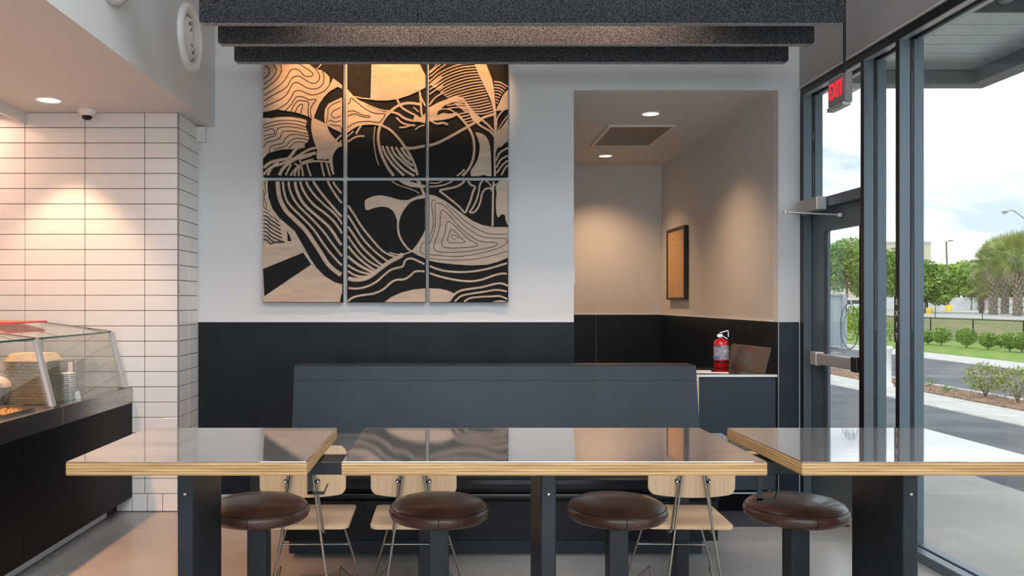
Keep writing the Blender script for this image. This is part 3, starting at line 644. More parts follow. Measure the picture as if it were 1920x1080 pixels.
t = thing('motion_sensor', 'small white motion sensor at the corner of tiles and back wall', 'sensor', (c.x, YB, c.z - .05))
obj('casing', B(c.x - .030, c.x + .032, YB - .05, YB, c.z - .056, c.z + .056, bev=.006), 'white', t)
obj('lens', MB().box(c.x - .002, c.x + .026, YB - .058, YB - .049, c.z - .042, c.z + .018, bev=.004), 'cream', t)
# alcove ceiling grille
x0, x1, y0, y1 = 1.406, 2.004, 7.29, 8.25
t = thing('ceiling_grille', 'square grey return air grille in the alcove ceiling between two downlights', 'air vent', ((x0 + x1) / 2, (y0 + y1) / 2, ZA))
obj('frame', MB().box(x0, x1, y0, y0 + .03, ZA - .016, ZA).box(x0, x1, y1 - .03, y1, ZA - .016, ZA).box(x0, x0 + .03, y0 + .03, y1 - .03, ZA - .016, ZA).box(x1 - .03, x1, y0 + .03, y1 - .03, ZA - .016, ZA), 'cream', t)
obj('mesh_panel', B(x0 + .03, x1 - .03, y0 + .03, y1 - .03, ZA - .008, ZA - .001), 'perf', t)
# framed board on alcove right wall
ya, yb, za, zb2 = 8.385, 9.07, 1.456, 2.215
t = thing('framed_board', 'narrow black framed tan board hanging on the right alcove wall', 'notice board', (XA1, (ya + yb) / 2, za))
fx = XA1 - .045
obj('frame', MB().box(fx, XA1 - .001, ya, ya + .025, za, zb2).box(fx, XA1 - .001, yb - .025, yb, za, zb2).box(fx, XA1 - .001, ya + .025, yb - .025, za, za + .025).box(fx, XA1 - .001, ya + .025, yb - .025, zb2 - .025, zb2), 'frame_black', t)
obj('board', B(fx + .010, XA1 - .002, ya + .025, yb - .025, za + .025, zb2 - .025), 'cork', t)
# exit sign
sx, ya, yb = 2.40, 5.007, 5.233
zt, zbm = P(1507, 153, yb).z, P(1507, 212, yb).z
t = thing('exit_sign', 'grey exit sign with glowing red letters hung from a thin conduit by the door', 'exit sign', (sx + .022, (ya + yb) / 2, zt))
obj('sign_body', B(sx, sx + .045, ya, yb, zbm + .018, zt, bev=.006), 'signgrey', t)
obj('battery_box', B(sx - .010, sx + .040, ya + .01, yb, zbm, zbm + .026, bev=.004), 'alu', t)
obj('face_plate', B(sx - .004, sx, ya + .012, yb - .008, zbm + .034, zt - .008, bev=.001), 'signgrey', t)
m4 = Matrix.Translation((sx - .006, (ya + yb) / 2, (zt + zbm) / 2 + .014)) @ Matrix(((0, 0, -1, 0), (-1, 0, 0, 0), (0, 1, 0, 0), (0, 0, 0, 1))) @ Matrix.Diagonal((.80, 1.40, 1, 1))
text_obj('exit_lettering', 'EXIT', .098, 'exitred', t, m4, depth=.002, bold=.0012, spacing=1.12)
obj('conduit', MB().tube([(sx + .03, 5.08, zt), (sx + .03, 5.08, ZC)], .008, 10), 'blacksteel', t)

# ------------------------------------------------------------ storefront
XO = XR + WD; XG = XR + .072
win = struct_root('window_1', (XR, 2.0, 0))
def mull(y0, y1, z0=.0, z1=2.95):
    obj('mullion', MB().box(XR, XG - .012, y0, y1, z0, z1, bev=.001), 'frame', win)
    obj('mullion', MB().box(XG - .012, XG + .012, y0 + .006, y1 - .006, z0, z1), 'gasket', win)
    obj('mullion', MB().box(XG + .012, XO, y0, y1, z0, z1, bev=.001), 'frame', win)
    obj('mullion_face', MB().box(XR - .002, XR, y0, y1, z0, z1), 'frame_black', win)
mull(6.04, YB - .001)                     # corner jamb
mull(5.160, 5.200); mull(4.752, 4.792)
for y in (2.9, 1.1, -.7): mull(y, y + .05)
mull(YN, YN + .05)
obj('header', MB().box(XR, XG - .02, YN, YB - .001, 2.951, 3.009), 'frame_black', win)
obj('header', MB().box(XG - .02, XG + .02, YN, YB - .001, 2.96, 3.009), 'gasket', win)
obj('header', MB().box(XG + .02, XO, YN, YB - .001, 2.951, 3.009), 'frame', win)
obj('header_lip', MB().box(XR - .02, XR - .0025, YN, YB - .001, 3.002, 3.009), 'cream', win)
obj('header_stop', MB().box(XR + .004, XG - .03, YN, YB - .06, 2.945, 2.951).box(XG + .03, XO - .002, YN, YB - .06, 2.945, 2.951), 'alu', win)
# sills
for (y0, y1) in ((4.792, 5.16), (2.95, 4.752), (1.15, 2.9), (-.65, 1.1), (YN + .05, -.7)):
    obj('sill', MB().box(XR, XG - .012, y0, y1, 0, .055, bev=.002).box(XG + .012, XO, y0, y1, 0, .055, bev=.002), 'frame', win)
    obj('sill_gasket', MB().box(XG - .012, XG + .012, y0, y1, 0, .045), 'gasket', win)
    obj('pane', MB().box(XG - .004, XG + .004, y0 + .001, y1 - .001, .045, 2.9595), 'glass', win)
# transom over the door
obj('transom_bar', MB().box(XR, XG - .01, 5.2, 6.04, 2.093, 2.16, bev=.001).box(XG + .01, XO, 5.2, 6.04, 2.093, 2.16, bev=.001), 'frame', win)
obj('transom_gasket', MB().box(XG - .01, XG + .01, 5.2, 6.04, 2.096, 2.150), 'gasket', win)
obj('pane', MB().box(XG - .004, XG + .004, 5.201, 6.039, 2.150, 2.9595), 'glass', win)
# vertical plate reading EXIT on the second mullion
t = thing('exit_plate', 'narrow dark plate with upright EXIT letters on the window mullion', 'sign', (XR - .003, 4.77, 1.2))
za, zb2 = H - 77 * 4.772 / F, H + 10 * 4.772 / F
obj('plate', B(XR - .006, XR - .0022, 4.744, 4.800, za, zb2), 'label_dark', t)
for i, ch in enumerate('EXIT'):
    zc = zb2 - (.135 + .245 * i) * (zb2 - za)
    m4 = Matrix.Translation((XR - .0065, 4.772, zc)) @ Matrix(((0, 0, -1, 0), (-1, 0, 0, 0), (0, 1, 0, 0), (0, 0, 0, 1)))
    text_obj('letter', ch, .044, 'letter', t, m4, depth=.0006, bold=.0006)
# door
XD = XR + .060
dr = struct_root('door_1', (XD, 5.62, 0))
def db(y0, y1, z0, z1, name): obj(name, MB().box(XD, XD + .045, y0, y1, z0, z1, bev=.002), 'frame', dr)
db(5.84, 6.034, .012, 2.085, 'stile'); db(5.206, 5.325, .012, 2.085, 'stile'); db(5.327, 5.838, .012, .32, 'bottom_rail'); db(5.327, 5.838, 1.935, 2.085, 'top_rail')
obj('glazing_bead', MB().box(XD - .004, XD + .02, 5.828, 5.838, .32, 1.935).box(XD - .004, XD + .02, 5.327, 5.335, .32, 1.935), 'blacksteel', dr)
obj('pane', MB().box(XD + .02, XD + .026, 5.327, 5.838, .32, 1.935), 'glass', dr)
pb = obj('push_bar', MB().box(XD - .062, XD - .022, 5.33, 5.83, .995, 1.075, bev=.008), 'alu', dr)
obj('bar_end_cap', MB().box(XD - .066, XD - .0, 5.83, 5.93, .985, 1.083, bev=.010), 'alu', dr)
obj('bar_end_cap', MB().box(XD - .066, XD - .0, 5.25, 5.33, .985, 1.083, bev=.010), 'blacksteel', dr)
cl = obj('door_closer', MB().box(XR - .075, XR - .004, 5.66, 5.99, 2.07, 2.16, bev=.006), 'alu', dr)
obj('closer_arm', MB().bar((XR - .03, 5.93, 2.062), (2.28, 5.60, 2.045), .022, .008).bar((2.28, 5.60, 2.045), (2.638, 5.56, 2.02), .018, .007), 'alu', dr)
obj('arm_joint', MB().lathe([(.016, -.012), (.016, .012)], (2.28, 5.60, 2.045), 14).lathe([(.018, -.012), (.018, .012)], (2.630, 5.56, 2.02), 14), 'alu', dr)
# round decal on the door glass, read from outside (so mirrored here)
t = thing('door_decal', 'round lettered line decal stuck on the entrance door glass above the push bar', 'decal', (XD + .019, 5.535, 1.10))
cy, cz = 5.55, H - 31 * 5.6 / F
cy = (XD + .018) * F / (1592.5 - VX); cz = H - (612 - VY) * cy / F - .0
ry = .125; rz = .150
def ring(ry, rz, w):
    mb = MB(); n = 64; vs = []
    for i in range(n):
        a = 2 * math.pi * i / n
        for q in (-w, w): vs += [(XD + .0195, cy + (ry + q) * math.cos(a), cz + (rz + q) * math.sin(a)), (XD + .0175, cy + (ry + q) * math.cos(a), cz + (rz + q) * math.sin(a))]
    fs = []
    for i in range(n):
        j = (i + 1) % n
        fs += [(i * 4, i * 4 + 2, j * 4 + 2, j * 4), (i * 4 + 1, j * 4 + 1, j * 4 + 3, i * 4 + 3), (i * 4, j * 4, j * 4 + 1, i * 4 + 1), (i * 4 + 2, i * 4 + 3, j * 4 + 3, j * 4 + 2)]
    mb.add(vs, fs); return mb
obj('outer_ring', ring(ry, rz, .0025), 'label_dark', t); obj('inner_ring', ring(ry * .64, rz * .60, .0015), 'label_dark', t)
for k, ch in enumerate('POK'):
    a = R(62 + 27 * k) 
    m4 = Matrix.Translation((XD + .0185, cy + ry * .82 * math.cos(R(180) - a), cz + rz * .80 * math.sin(a))) @ Matrix.Rotation(-(a - R(90)), 4, 'X') @ Matrix(((0, 0, 1, 0), (1, 0, 0, 0), (0, 1, 0, 0), (0, 0, 0, 1)))
    text_obj('letter', ch, .046, 'label_dark', t, m4, depth=.0006, bold=.0004)

# ------------------------------------------------------------ counter and display case
XC = -2.164
t = thing('service_counter', 'long black serving counter with a steel top edge along the left side', 'counter', (XC - .4, 4.0, 0))
ys = [1.0, 2.35, 3.35, 4.57 + .06, 5.50, YT - .004]
obj('counter_body', B(XC - .95, XC - .012, 1.0, YT - .004, .105, .749), 'black_panel', t)
yy = [1.0, 2.6, 4.2, YT - .006]
for a, b in zip(yy[:-1], yy[1:]): obj('front_panel', B(XC - .012, XC, a + .001, b - .001, .105, .747, bev=.001), 'black_panel', t)
obj('toe_kick', B(XC - .95, -2.288, 1.0, YT - .004, 0, .104), 'grout', t)
y = 1.0
while y < YT - .16:
    obj('tile', B(-2.288, -2.276, y + .0015, y + .1435, .003, .102, bev=.001), 'tile', t); y += .145
for a, b in zip(ys[:-1], ys[1:]): obj('fascia_panel', B(XC - .03, XC + .002, a + .0008, b - .0008, .749, .846, bev=.001), 'steel', t)
obj('worktop', B(XC - .95, XC + .003, 1.0, YT - .004, .846, .853), 'steel', t)
# glass display case
t = thing('display_case', 'slanted glass display case with steel posts on the counter end', 'display case', (-2.45, 4.6, .853))
fb, ft, rt = (-2.190, .856), (-2.285, 1.231), (-2.76, 1.295)
PY = [5.59, 4.57, 3.55, 2.53]
for y in PY:
    obj('post', MB().bar((fb[0], y, fb[1]), (ft[0], y, ft[1]), .040, .022, up=(1, 0, .2)), 'alu', t)
    obj('top_rail', MB().bar((ft[0], y, ft[1] + .004), (rt[0], y, rt[1] + .004), .016, .010), 'kraft' if False else 'brass', t)
    obj('rear_post', MB().box(rt[0] - .012, rt[0] + .012, y - .012, y + .012, .854, rt[1] - .004), 'alu', t)
    obj('foot', MB().box(fb[0] - .03, fb[0] + .022, y - .035, y + .035, .853, .862), 'steel', t)
for a, b in zip(PY[1:], PY[:-1]):
    q = .006
    obj('front_pane', MB().prism([(fb[0] - .004, a + .02, fb[1] + .006), (ft[0] - .004, a + .02, ft[1]), (ft[0] - .010, a + .02, ft[1]), (fb[0] - .010, a + .02, fb[1] + .006)], (0, b - a - .04, 0)), 'caseglass', t)
    obj('top_pane', MB().prism([(ft[0], a + .01, ft[1] + .001), (rt[0], a + .01, rt[1] + .001), (rt[0], a + .01, rt[1] + .007), (ft[0], a + .01, ft[1] + .007)], (0, b - a - .02, 0)), 'caseglass', t)
    obj('pane_edge', MB().bar((ft[0] + .002, a + .02, ft[1] + .002), (ft[0] + .002, b - .02, ft[1] + .002), .005, .009), 'glassedge', t)
for y in (5.59, 4.57):
    obj('end_pane', MB().prism([(fb[0] - .02, y - .003, .858), (ft[0] - .012, y - .003, ft[1]), (rt[0] + .014, y - .003, rt[1] - .004), (rt[0] + .014, y - .003, .858)], (0, .006, 0)), 'caseglass', t)
# things in the case
def frustum(mb, c, w0, d0, w1, d1, z0, z1):
    x, y = c
    mb.add([(x - w0, y - d0, z0), (x + w0, y - d0, z0), (x + w0, y + d0, z0), (x - w0, y + d0, z0), (x - w1, y - d1, z1), (x + w1, y - d1, z1), (x + w1, y + d1, z1), (x - w1, y + d1, z1)],
           [(0, 3, 2, 1), (4, 5, 6, 7), (0, 1, 5, 4), (1, 2, 6, 5), (2, 3, 7, 6), (3, 0, 4, 7)]); return mb
kc = P(65, 750, 4.80); z0 = .853; KH = .0090
proto = None
for k in range(27):
    mb = MB(); lx = .004 * math.sin(k * .5) - k * .0004
    if proto is None:
        mb.box(-.132, .132, -.095, .095, .0035, .0065, bev=.0008); frustum(mb, (0, 0), .10, .07, .122, .086, 0, .0035); frustum(mb, (0, 0), .124, .088, .118, .082, .0066, .0085)
        proto = obj('food_tray', mb, 'kraft', None, loc=(kc.x + lx, kc.y, z0)); o = proto
    else: o = proto.copy(); COL.objects.link(o); o.location = (kc.x + lx, kc.y, z0 + k * KH)
    tag(o, 'lowest kraft paper food tray, at the foot of the tall stack inside the glass case' if k == 0 else 'uppermost kraft paper food tray, just below the upturned lid' if k == 26 else 'kraft paper food tray within the tall stack inside the glass case', 'food tray', 'stacked paper trays')
zt_ = z0 + 27 * KH
mb = MB(); mb.box(-.130, .130, -.095, .095, 0, .003, bev=.0008); frustum(mb, (0, 0), .128, .093, .098, .065, .003, .045)
o = obj('tray_lid', mb, 'kraft', None, loc=(kc.x - .008, kc.y, zt_)); tag(o, 'pale upturned paper lid on top of the tray stack', 'lid')
cc = P(124, 750, 4.95); proto = None
for k in range(13):
    if proto is None:
        mb = MB(); n = 28; vs = []; fs = []
        for j, (r, z) in enumerate([(.040, 0), (.044, .006), (.050, .010), (.050, .0115), (.046, .0115), (.038, .002)]):
            for i in range(n):
                a = 2 * math.pi * i / n; rr = r * (1 + (.03 * math.sin(i * 7 * math.pi / n * 2) if j in (2, 3) else 0)); vs.append((rr * math.cos(a), rr * math.sin(a), z))
        for j in range(5):
            for i in range(n): fs.append((j * n + i, j * n + (i + 1) % n, (j + 1) * n + (i + 1) % n, (j + 1) * n + i))
        mb.add(vs, fs, False)
        proto = obj('foil_cup', mb, 'cup', None, loc=(cc.x, cc.y, z0)); o = proto
    else: o = proto.copy(); COL.objects.link(o); o.location = (cc.x + .003 * math.sin(k), cc.y, z0 + k * .0122)
    tag(o, 'lowest patterned cup, at the foot of the short stack' if k == 0 else 'topmost patterned grey and white cup of the short stack' if k == 12 else 'patterned grey and white cup within the short stack beside the paper trays', 'cup', 'stacked patterned cups')
pw = P(141, 748, 4.98)
o = obj('paper_packet', MB().add([(-.018, -.01, 0), (.02, -.014, 0), (.022, .012, 0), (-.016, .016, 0), (-.004, -.006, .042), (.012, .0, .050), (.006, .01, .034)],
    [(0, 3, 2, 1), (0, 1, 5, 4), (1, 2, 5), (2, 3, 6, 5), (3, 0, 4, 6), (4, 5, 6)]), 'paper', None, loc=(pw.x + .010, pw.y, z0 + .0005)); tag(o, 'small white folded paper packet at the foot of the patterned cups', 'packet')
pd = P(132, 728, 5.40); t = thing('napkin_dispenser', 'upright steel dispenser at the back of the glass case', 'dispenser', (pd.x, 5.40, z0))
obj('body', B(pd.x - .062, pd.x + .056, 5.36, 5.50, z0, z0 + .205, bev=.006), 'steel', t)
obj('front_slot', B(pd.x + .006, pd.x + .034, 5.354, 5.36, z0 + .01, z0 + .195), 'cream', t)
bx = P(8, 745, 4.55); t = thing('food_container', 'clear lidded container of peach coloured food at the far left inside the case', 'container', (bx.x - .04, 4.62, z0))
obj('tub', MB().lathe([(.07, z0), (.085, z0 + .06), (.095, z0 + .10)], (bx.x - .135, 4.70, 0), 28), 'steel', t)
obj('contents', MB().lathe([(.093, z0 + .101), (.088, z0 + .13), (.06, z0 + .155), (1e-5, z0 + .165)], (bx.x - .135, 4.70, 0), 28, caps=False), 'bag', t)
for i, (yc, lab) in enumerate(((4.28, 'shallow steel pan of golden chopped food nearest the stack of trays'), (3.92, 'shallow steel pan of golden chopped food further from the stack of trays'))):
    t = thing('food_pan', lab, 'food pan', (-2.44, yc, .853), 'pans of food')
    obj('pan', MB().box(-2.62, -2.22, yc - .15, yc - .144, .853, .872).box(-2.62, -2.22, yc + .144, yc + .15, .853, .872).box(-2.62, -2.614, yc - .144, yc + .144, .853, .872).box(-2.226, -2.22, yc - .144, yc + .144, .853, .872).box(-2.614, -2.226, yc - .144, yc + .144, .853, .856), 'steel', t)
    mb = MB()
    for k in range(150):
        x_, y_ = random.uniform(-2.60, -2.24), random.uniform(yc - .13, yc + .13); s = random.uniform(.008, .014)
        mb.add([(x_ - s, y_ - s, .856), (x_ + s, y_ - s, .856), (x_ + s, y_ + s, .857), (x_ - s, y_ + s, .857), (x_ + random.uniform(-.3, .3) * s, y_, .862 + s)], [(0, 1, 4), (1, 2, 4), (2, 3, 4), (3, 0, 4)])
    o = obj('food_pieces', mb, 'food', t); o['kind'] = 'stuff'
o = obj('tongs', MB().bar((-2.58, 4.36, .876), (-2.30, 4.46, .880), .014, .004).bar((-2.58, 4.38, .876), (-2.31, 4.475, .880), .014, .004), 'brass', None); tag(o, 'long flat serving tongs laid across the pan by the case post', 'tongs')
rt_ = P(40, 611, 5.0)
o = obj('red_tray', B(-3.02, -2.60, 4.90, 5.35, 1.305, 1.315, bev=.002), 'redtray', None); tag(o, 'thin red tray lying flat on top of the glass case at the left', 'tray')

# ------------------------------------------------------------ high tables
K = .89; TZ = H - .526 * K; TT = .0455 * K; TY0, TY1 = 2.709 * K, 3.44 * K; UZ = TZ - TT
def hook(parent, x, y, flip=1):
    z = UZ
    obj('bag_hook', MB().box(x, x + .016, y - .004, y + .0, z - .078, z).box(x, x + .05 * flip, y - .004, y, z - .082, z - .072).bar((x + .05 * flip, y - .002, z - .078), (x + .062 * flip, y - .002, z - .050), .004, .008, up=(0, 1, 0)), 'frame_black', parent)
def high_table(x0, x1, lx0, lx1, label, hk=None):
    x0, x1, lx0, lx1 = x0 * K, x1 * K, lx0 * K, lx1 * K
    t = thing('high_table', label, 'table', ((x0 + x1) / 2, (TY0 + TY1) / 2, 0), 'high plywood tables')
    tp = obj('tabletop', B(x0, x1, TY0, TY1, UZ, TZ - .003, bev=.002), 'ply', t)
    obj('laminate_surface', B(x0 + .001, x1 - .001, TY0 + .001, TY1 - .001, TZ - .003, TZ, bev=.001), 'laminate', t)
    lg = obj('leg', B(lx0, lx1, 2.78 * K, 3.136 * K, .012, UZ, bev=.003), 'postblue', t)
    obj('bolt', MB().lathe([(.0062, 0), (.0062, -.004), (.003, -.006)], ((lx0 + lx1) / 2, 2.78 * K, H - 361 * 2.78 * K / F), 12, 'Y'), 'chrome', lg)
    obj('base_plate', B((lx0 + lx1) / 2 - .16, (lx0 + lx1) / 2 + .16, 2.72 * K, 3.196 * K, .0, .012, bev=.002), 'blacksteel', t)
    obj('mounting_plate', B(lx0 - .08, lx1 + .08, 2.80 * K, 2.97 * K, UZ - .006, UZ), 'blacksteel', t)
    if hk: hook(t, *hk)
    return t
high_table(-1.257, -.4665, -.913, -.863, 'left high plywood-edged table with grey top, its top mirroring white tiles', (-.486 * K, 2.84 * K))
high_table(-.353, 1.0435, .309, .360, 'wide middle high plywood-edged table, its grey top mirroring the carved panels', (1.020 * K, 2.74 * K))
high_table(1.157, 1.97, 1.527, 1.578, 'right high plywood-edged table by the glass, its top mirroring the sky')
t = thing('support_beam', 'black steel beam running under the backs of the three high tables', 'beam', (.35 * K, 3.0 * K, UZ))
for a, b in ((-1.15, -.915), (-.861, .307), (.362, 1.525), (1.580, 1.85)): obj('bar_segment', B(a * K, b * K, 2.98 * K, 3.13 * K, UZ - .048, UZ - .0065, bev=.002), 'blacksteel', t)

# ------------------------------------------------------------ stools
def make_stool():
    t = thing('bar_stool', '', 'stool', (0, 0, 0), 'round brown bar stools')
    def sz(z): return H + (z - H) * K
    pr = [(r_ * K, sz(z)) for r_, z in [(.150, .564), (.182, .567), (.196, .578), (.2015, .592), (.2015, .603), (.197, .613), (.1925, .6185)]]
    obj('cushion_side', MB().lathe(pr, n=64), 'leather', t)
    obj('cushion_top', MB().lathe([(max(r_ * K, 1e-5), sz(z)) for r_, z in [(.1925, .6185), (.183, .629), (.160, .640), (.120, .649), (.07, .654), (.03, .656), (1e-5, .6565)]], n=64, caps=False), 'leather', t)
    mb = MB(); n = 64; rr = .1945 * K; ringpts = [(rr * math.cos(2 * math.pi * i / n), rr * math.sin(2 * math.pi * i / n), sz(.6175)) for i in range(n + 1)]
    obj('piping', mb.tube(ringpts, .0015, 6, caps=False), 'stitch', t)
    obj('side_seam', MB().tube([(0, -r_, z) for r_, z in pr[1:]], .0016, 6), 'stitch', t)
    obj('post', B(-.039 * K, .039 * K, -.043 * K, .043 * K, .010, sz(.556), bev=.003), 'postblue', t)
    obj('mounting_plate', B(-.08, .08, -.08, .08, sz(.556), sz(.565)), 'blacksteel', t)
    obj('base_plate', B(-.13, .13, -.13, .13, 0, .010, bev=.002), 'blacksteel', t)
    return t
st = make_stool(); SY = 3.33 * K
for i, (px, lab) in enumerate(((486, 'brown leather bar stool under the left table, partly behind its leg'), (823.5, 'brown leather bar stool under the left half of the middle table'),
                               (1156, 'brown leather bar stool under the right half of the middle table'), (1492, 'brown leather bar stool between the middle and right tables'))):
    o = st if i == 0 else copy_tree(st)
    o.location = ((px - VX) * SY / F, SY, 0); o['label'] = lab

# ------------------------------------------------------------ chairs
def rrect(w, h, r, n=5, cx=0, cy=0, botdrop=0):
    pts = []
    for (sx, sy, a0) in ((1, -1, -90), (1, 1, 0), (-1, 1, 90), (-1, -1, 180)):
        for k in range(n + 1):
            a = R(a0 + 90 * k / n); pts.append((cx + sx * (w / 2 - r) + r * math.cos(a), cy + sy * (h / 2 - r) + r * math.sin(a)))
    return pts
def make_chair():
    t = thing('dining_chair', '', 'chair', (0, 0, 0), 'beech and steel dining chairs')
    # seat
    pts = rrect(.392, .40, .035)
    vs = []; 
    se = MB(); se.prism([(x, y, .434 - .006 * math.cos(x / .19 * 1.5)) for x, y in pts], (0, 0, .012)); obj('seat', se, 'wood', t)
    for (x, y) in ((.07, .08), (.085, -.14), (-.085, -.14), (-.07, .08)): obj('seat_bolt', MB().lathe([(.007, .4405), (.006, .4425)], (x, y, 0), 10), 'blacksteel', t)
    # backrest, gently curved across its width
    bp = []
    W_, z0, z1 = .376, .583, .808
    for x_, z_ in rrect(W_, z1 - z0, .03, cx=0, cy=(z0 + z1) / 2):
        if z_ < (z0 + z1) / 2: z_ += .016 * (x_ / (W_ / 2)) ** 2 - .003
        bp.append((x_, z_))
    n = 14; vs = []; fs = []; levels = 6
    def edge(x):   # bottom and top outline at x
        lim = W_ / 2 - .03; d = max(0, abs(x) - lim); dz = .03 - math.sqrt(max(0, .0009 - d * d))
        return z0 - .003 + .016 * (x / (W_ / 2)) ** 2 + dz, z1 - dz
    for i in range(n * 2 + 1):
        u = -1 + i / n; x_ = W_ / 2 * math.sin(u * math.pi / 2); b0, b1 = edge(x_)
        for j in range(levels + 1):
            z_ = b0 + (b1 - b0) * j / levels; y_ = -.232 + .26 * x_ * x_ * .8 - .05 * (z_ - .6)
            vs += [(x_, y_, z_), (x_, y_ + .010, z_)]
    L1 = (levels + 1) * 2
    for i in range(n * 2):
        for j in range(levels):
            a = i * L1 + j * 2; b = (i + 1) * L1 + j * 2
            fs += [(a, b, b + 2, a + 2), (a + 1, a + 3, b + 3, b + 1)]
        for j in (0, levels):
            a = i * L1 + j * 2; b = (i + 1) * L1 + j * 2; fs.append((a, a + 1, b + 1, b))
    for i in (0, n * 2):
        for j in range(levels): a = i * L1 + j * 2; fs.append((a, a + 2, a + 3, a + 1))
    obj('backrest', MB().add(vs, fs, False), 'wood', t)
    r = .0056
    for s in (-1, 1):
        obj('leg', MB().tube([(s * .038, -.252, .79), (s * .044, -.25, .70), (s * .147, -.30, r)], r), 'rod', t)
        obj('back_support', MB().tube([(s * .050, -.254, .79), (s * .056, -.252, .70), (s * .088, -.235, .455), (s * .090, -.228, .430), (s * .092, -.20, .421), (s * .10, .12, .421)], r), 'rod', t)
        obj('leg', MB().tube([(s * .112, .10, .421), (s * .116, .145, .421), (s * .122, .155, .405), (s * .238, .20, r)], r), 'rod', t)
        obj('side_brace', MB().tube([(s * .146, -.30, .006), (s * .139, -.012, .196), (s * .139, 0, .204), (s * .141, .012, .196), (s * .236, .20, .006)], .0048), 'rod', t)
        b = obj('bolt', MB().sphere((s * .068, -.250, .657), .0105, 12, 8), 'blacksteel', t)
        obj('bolt_cap', MB().sphere((s * .070, -.261, .655), .0055, 10, 6), 'chrome', b)
        obj('bolt_arm', MB().tube([(s * .050, -.251, .657), (s * .068, -.250, .657), (s * .068, -.228, .657)], .005), 'blacksteel', b)
    obj('stretcher', MB().tube([(-.167, .172, .258), (.167, .172, .258)], .0045), 'rod', t)
    return t
ch = make_chair()
for i, (X, rz, lab) in enumerate(((-.645, 1.0, 'beech plywood dining chair in the gap between left and middle high tables'), (-.155, 0, 'beech plywood dining chair half hidden behind the stool left of centre'),
                                  (1.073, -2.5, 'beech plywood dining chair behind the right end of the middle high table'))):
    o = ch if i == 0 else copy_tree(ch)
    o.location = (X, 3.85, 0); o.rotation_euler = (0, 0, R(rz)); o['label'] = lab

# ------------------------------------------------------------ low dining tables by the bench
def low_table(x0, x1, peds, label):
    t = thing('dining_table', label, 'table', ((x0 + x1) / 2, 4.06, 0), 'low dining tables')
    obj('tabletop', B(x0, x1, 3.81, 4.325, .722, .747, bev=.002), 'ply', t)
    obj('laminate_surface', B(x0 + .001, x1 - .001, 3.811, 4.324, .747, .75, bev=.001), 'laminate', t)
    for px in peds:
        obj('pedestal', B(px - .032, px + .032, 4.05, 4.16, .010, .716, bev=.003), 'postblue', t)
        obj('base_plate', B(px - .15, px + .15, 3.97, 4.24, 0, .010, bev=.002), 'blacksteel', t)
        obj('mounting_plate', B(px - .1, px + .1, 3.95, 4.26, .716, .722), 'blacksteel', t)
low_table(-1.24, .17, (-.945, -.118), 'wide low grey dining table behind the gap between left and middle high tables')
low_table(.86, 1.425, (1.145,), 'small low grey dining table with one post behind the right-hand chair')

# ------------------------------------------------------------ bench
t = thing('bench', 'long dark slate bench with a high back facing the tables', 'bench', (.28, 4.9, 0))
bx0, bx1 = -.992, 1.583
obj('toe_base', B(-.914, .511, 4.72, 5.12, 0, .10, bev=.002), 'slate_bench', t)
obj('toe_base', B(.513, 1.446, 4.72, 5.12, 0, .10, bev=.002), 'slate_bench', t)
obj('seat_box', B(bx0 + .05, bx1 - .08, 4.62, 5.14, .10, .37, bev=.004), 'vinyl', t)
obj('seat_cushion', B(bx0 + .04, bx1 - .07, 4.585, 5.16, .37, .455, bev=.030), 'vinyl', t)
obj('cushion_roll', MB().tube([(bx0 + .05, 4.615, .35), (bx1 - .08, 4.615, .35)], .026, 14), 'vinyl', t)
zb0, ztop = .30, H - 121 * 5.3 / F
zcap = H - 148 * 5.29 / F
def backslab(za, zb_, name):
    ya_, yb_ = 5.16 + .14 * (za - .3) / (ztop - .3), 5.16 + .14 * (zb_ - .3) / (ztop - .3)
    obj(name, MB().prism([(bx0, ya_, za), (bx0, yb_, zb_), (bx0, yb_ + .03, zb_), (bx0, ya_ + .03, za)], (bx1 - bx0, 0, 0)), 'slate_bench', t)
backslab(.10, zcap - .001, 'back_panel'); backslab(zcap + .001, ztop, 'top_strip')
obj('back_frame', MB().box(bx0 + .03, bx1 - .004, 5.335, 5.50, 0, ztop - .006), 'black_panel', t)
obj('cap', B(bx0, bx1, 5.30, 5.505, ztop - .005, ztop + .004, bev=.001), 'slate', t)
obj('end_strip', B(bx1 + .014, bx1 + .032, 5.345, 5.50, .0, ztop - .075), 'wood_edge', t)
# service cabinet in the alcove opening
cx0, cx1, cy0, cy1, cz1 = 1.42, 2.202, 5.56, 6.20, .949
t = thing('service_cabinet', 'dark slate service cabinet with a white edged glossy top beside the bench end', 'cabinet', ((cx0 + cx1) / 2, 5.9, 0))
obj('carcass', B(cx0, cx1 - .002, cy0 + .014, cy1 - .01, .168, cz1 - .020), 'black_panel', t)
p = obj('front_panel', B(1.680, cx1 - .006, cy0, cy0 + .013, .170, cz1 - .024, bev=.001), 'slate_bench', t)
for sx in (1.705, 1.945, cx1 - .025): obj('screw', MB().lathe([(.005, 0), (.005, -.002), (.002, -.003)], (sx, cy0, cz1 - .036), 8, 'Y'), 'blacksteel', p)
obj('worktop', B(cx0, cx1 + .004, cy0 - .006, cy1, cz1 - .018, cz1 - .002, bev=.001), 'cream', t)
obj('worktop_surface', B(cx0 + .002, cx1 + .002, cy0 + .004, cy1 - .001, cz1 - .002, cz1, bev=0), mat('black_gloss', (.012, .012, .013), .05, coat=1), t)
obj('plinth', B(cx0 + .02, cx1 - .02, cy0 + .10, cy1 - .05, 0, .167), 'black_panel', t)
obj('lower_trim', B(1.72, cx1 - .004, cy0 + .02, cy0 + .05, .140, .150), 'alu', t)
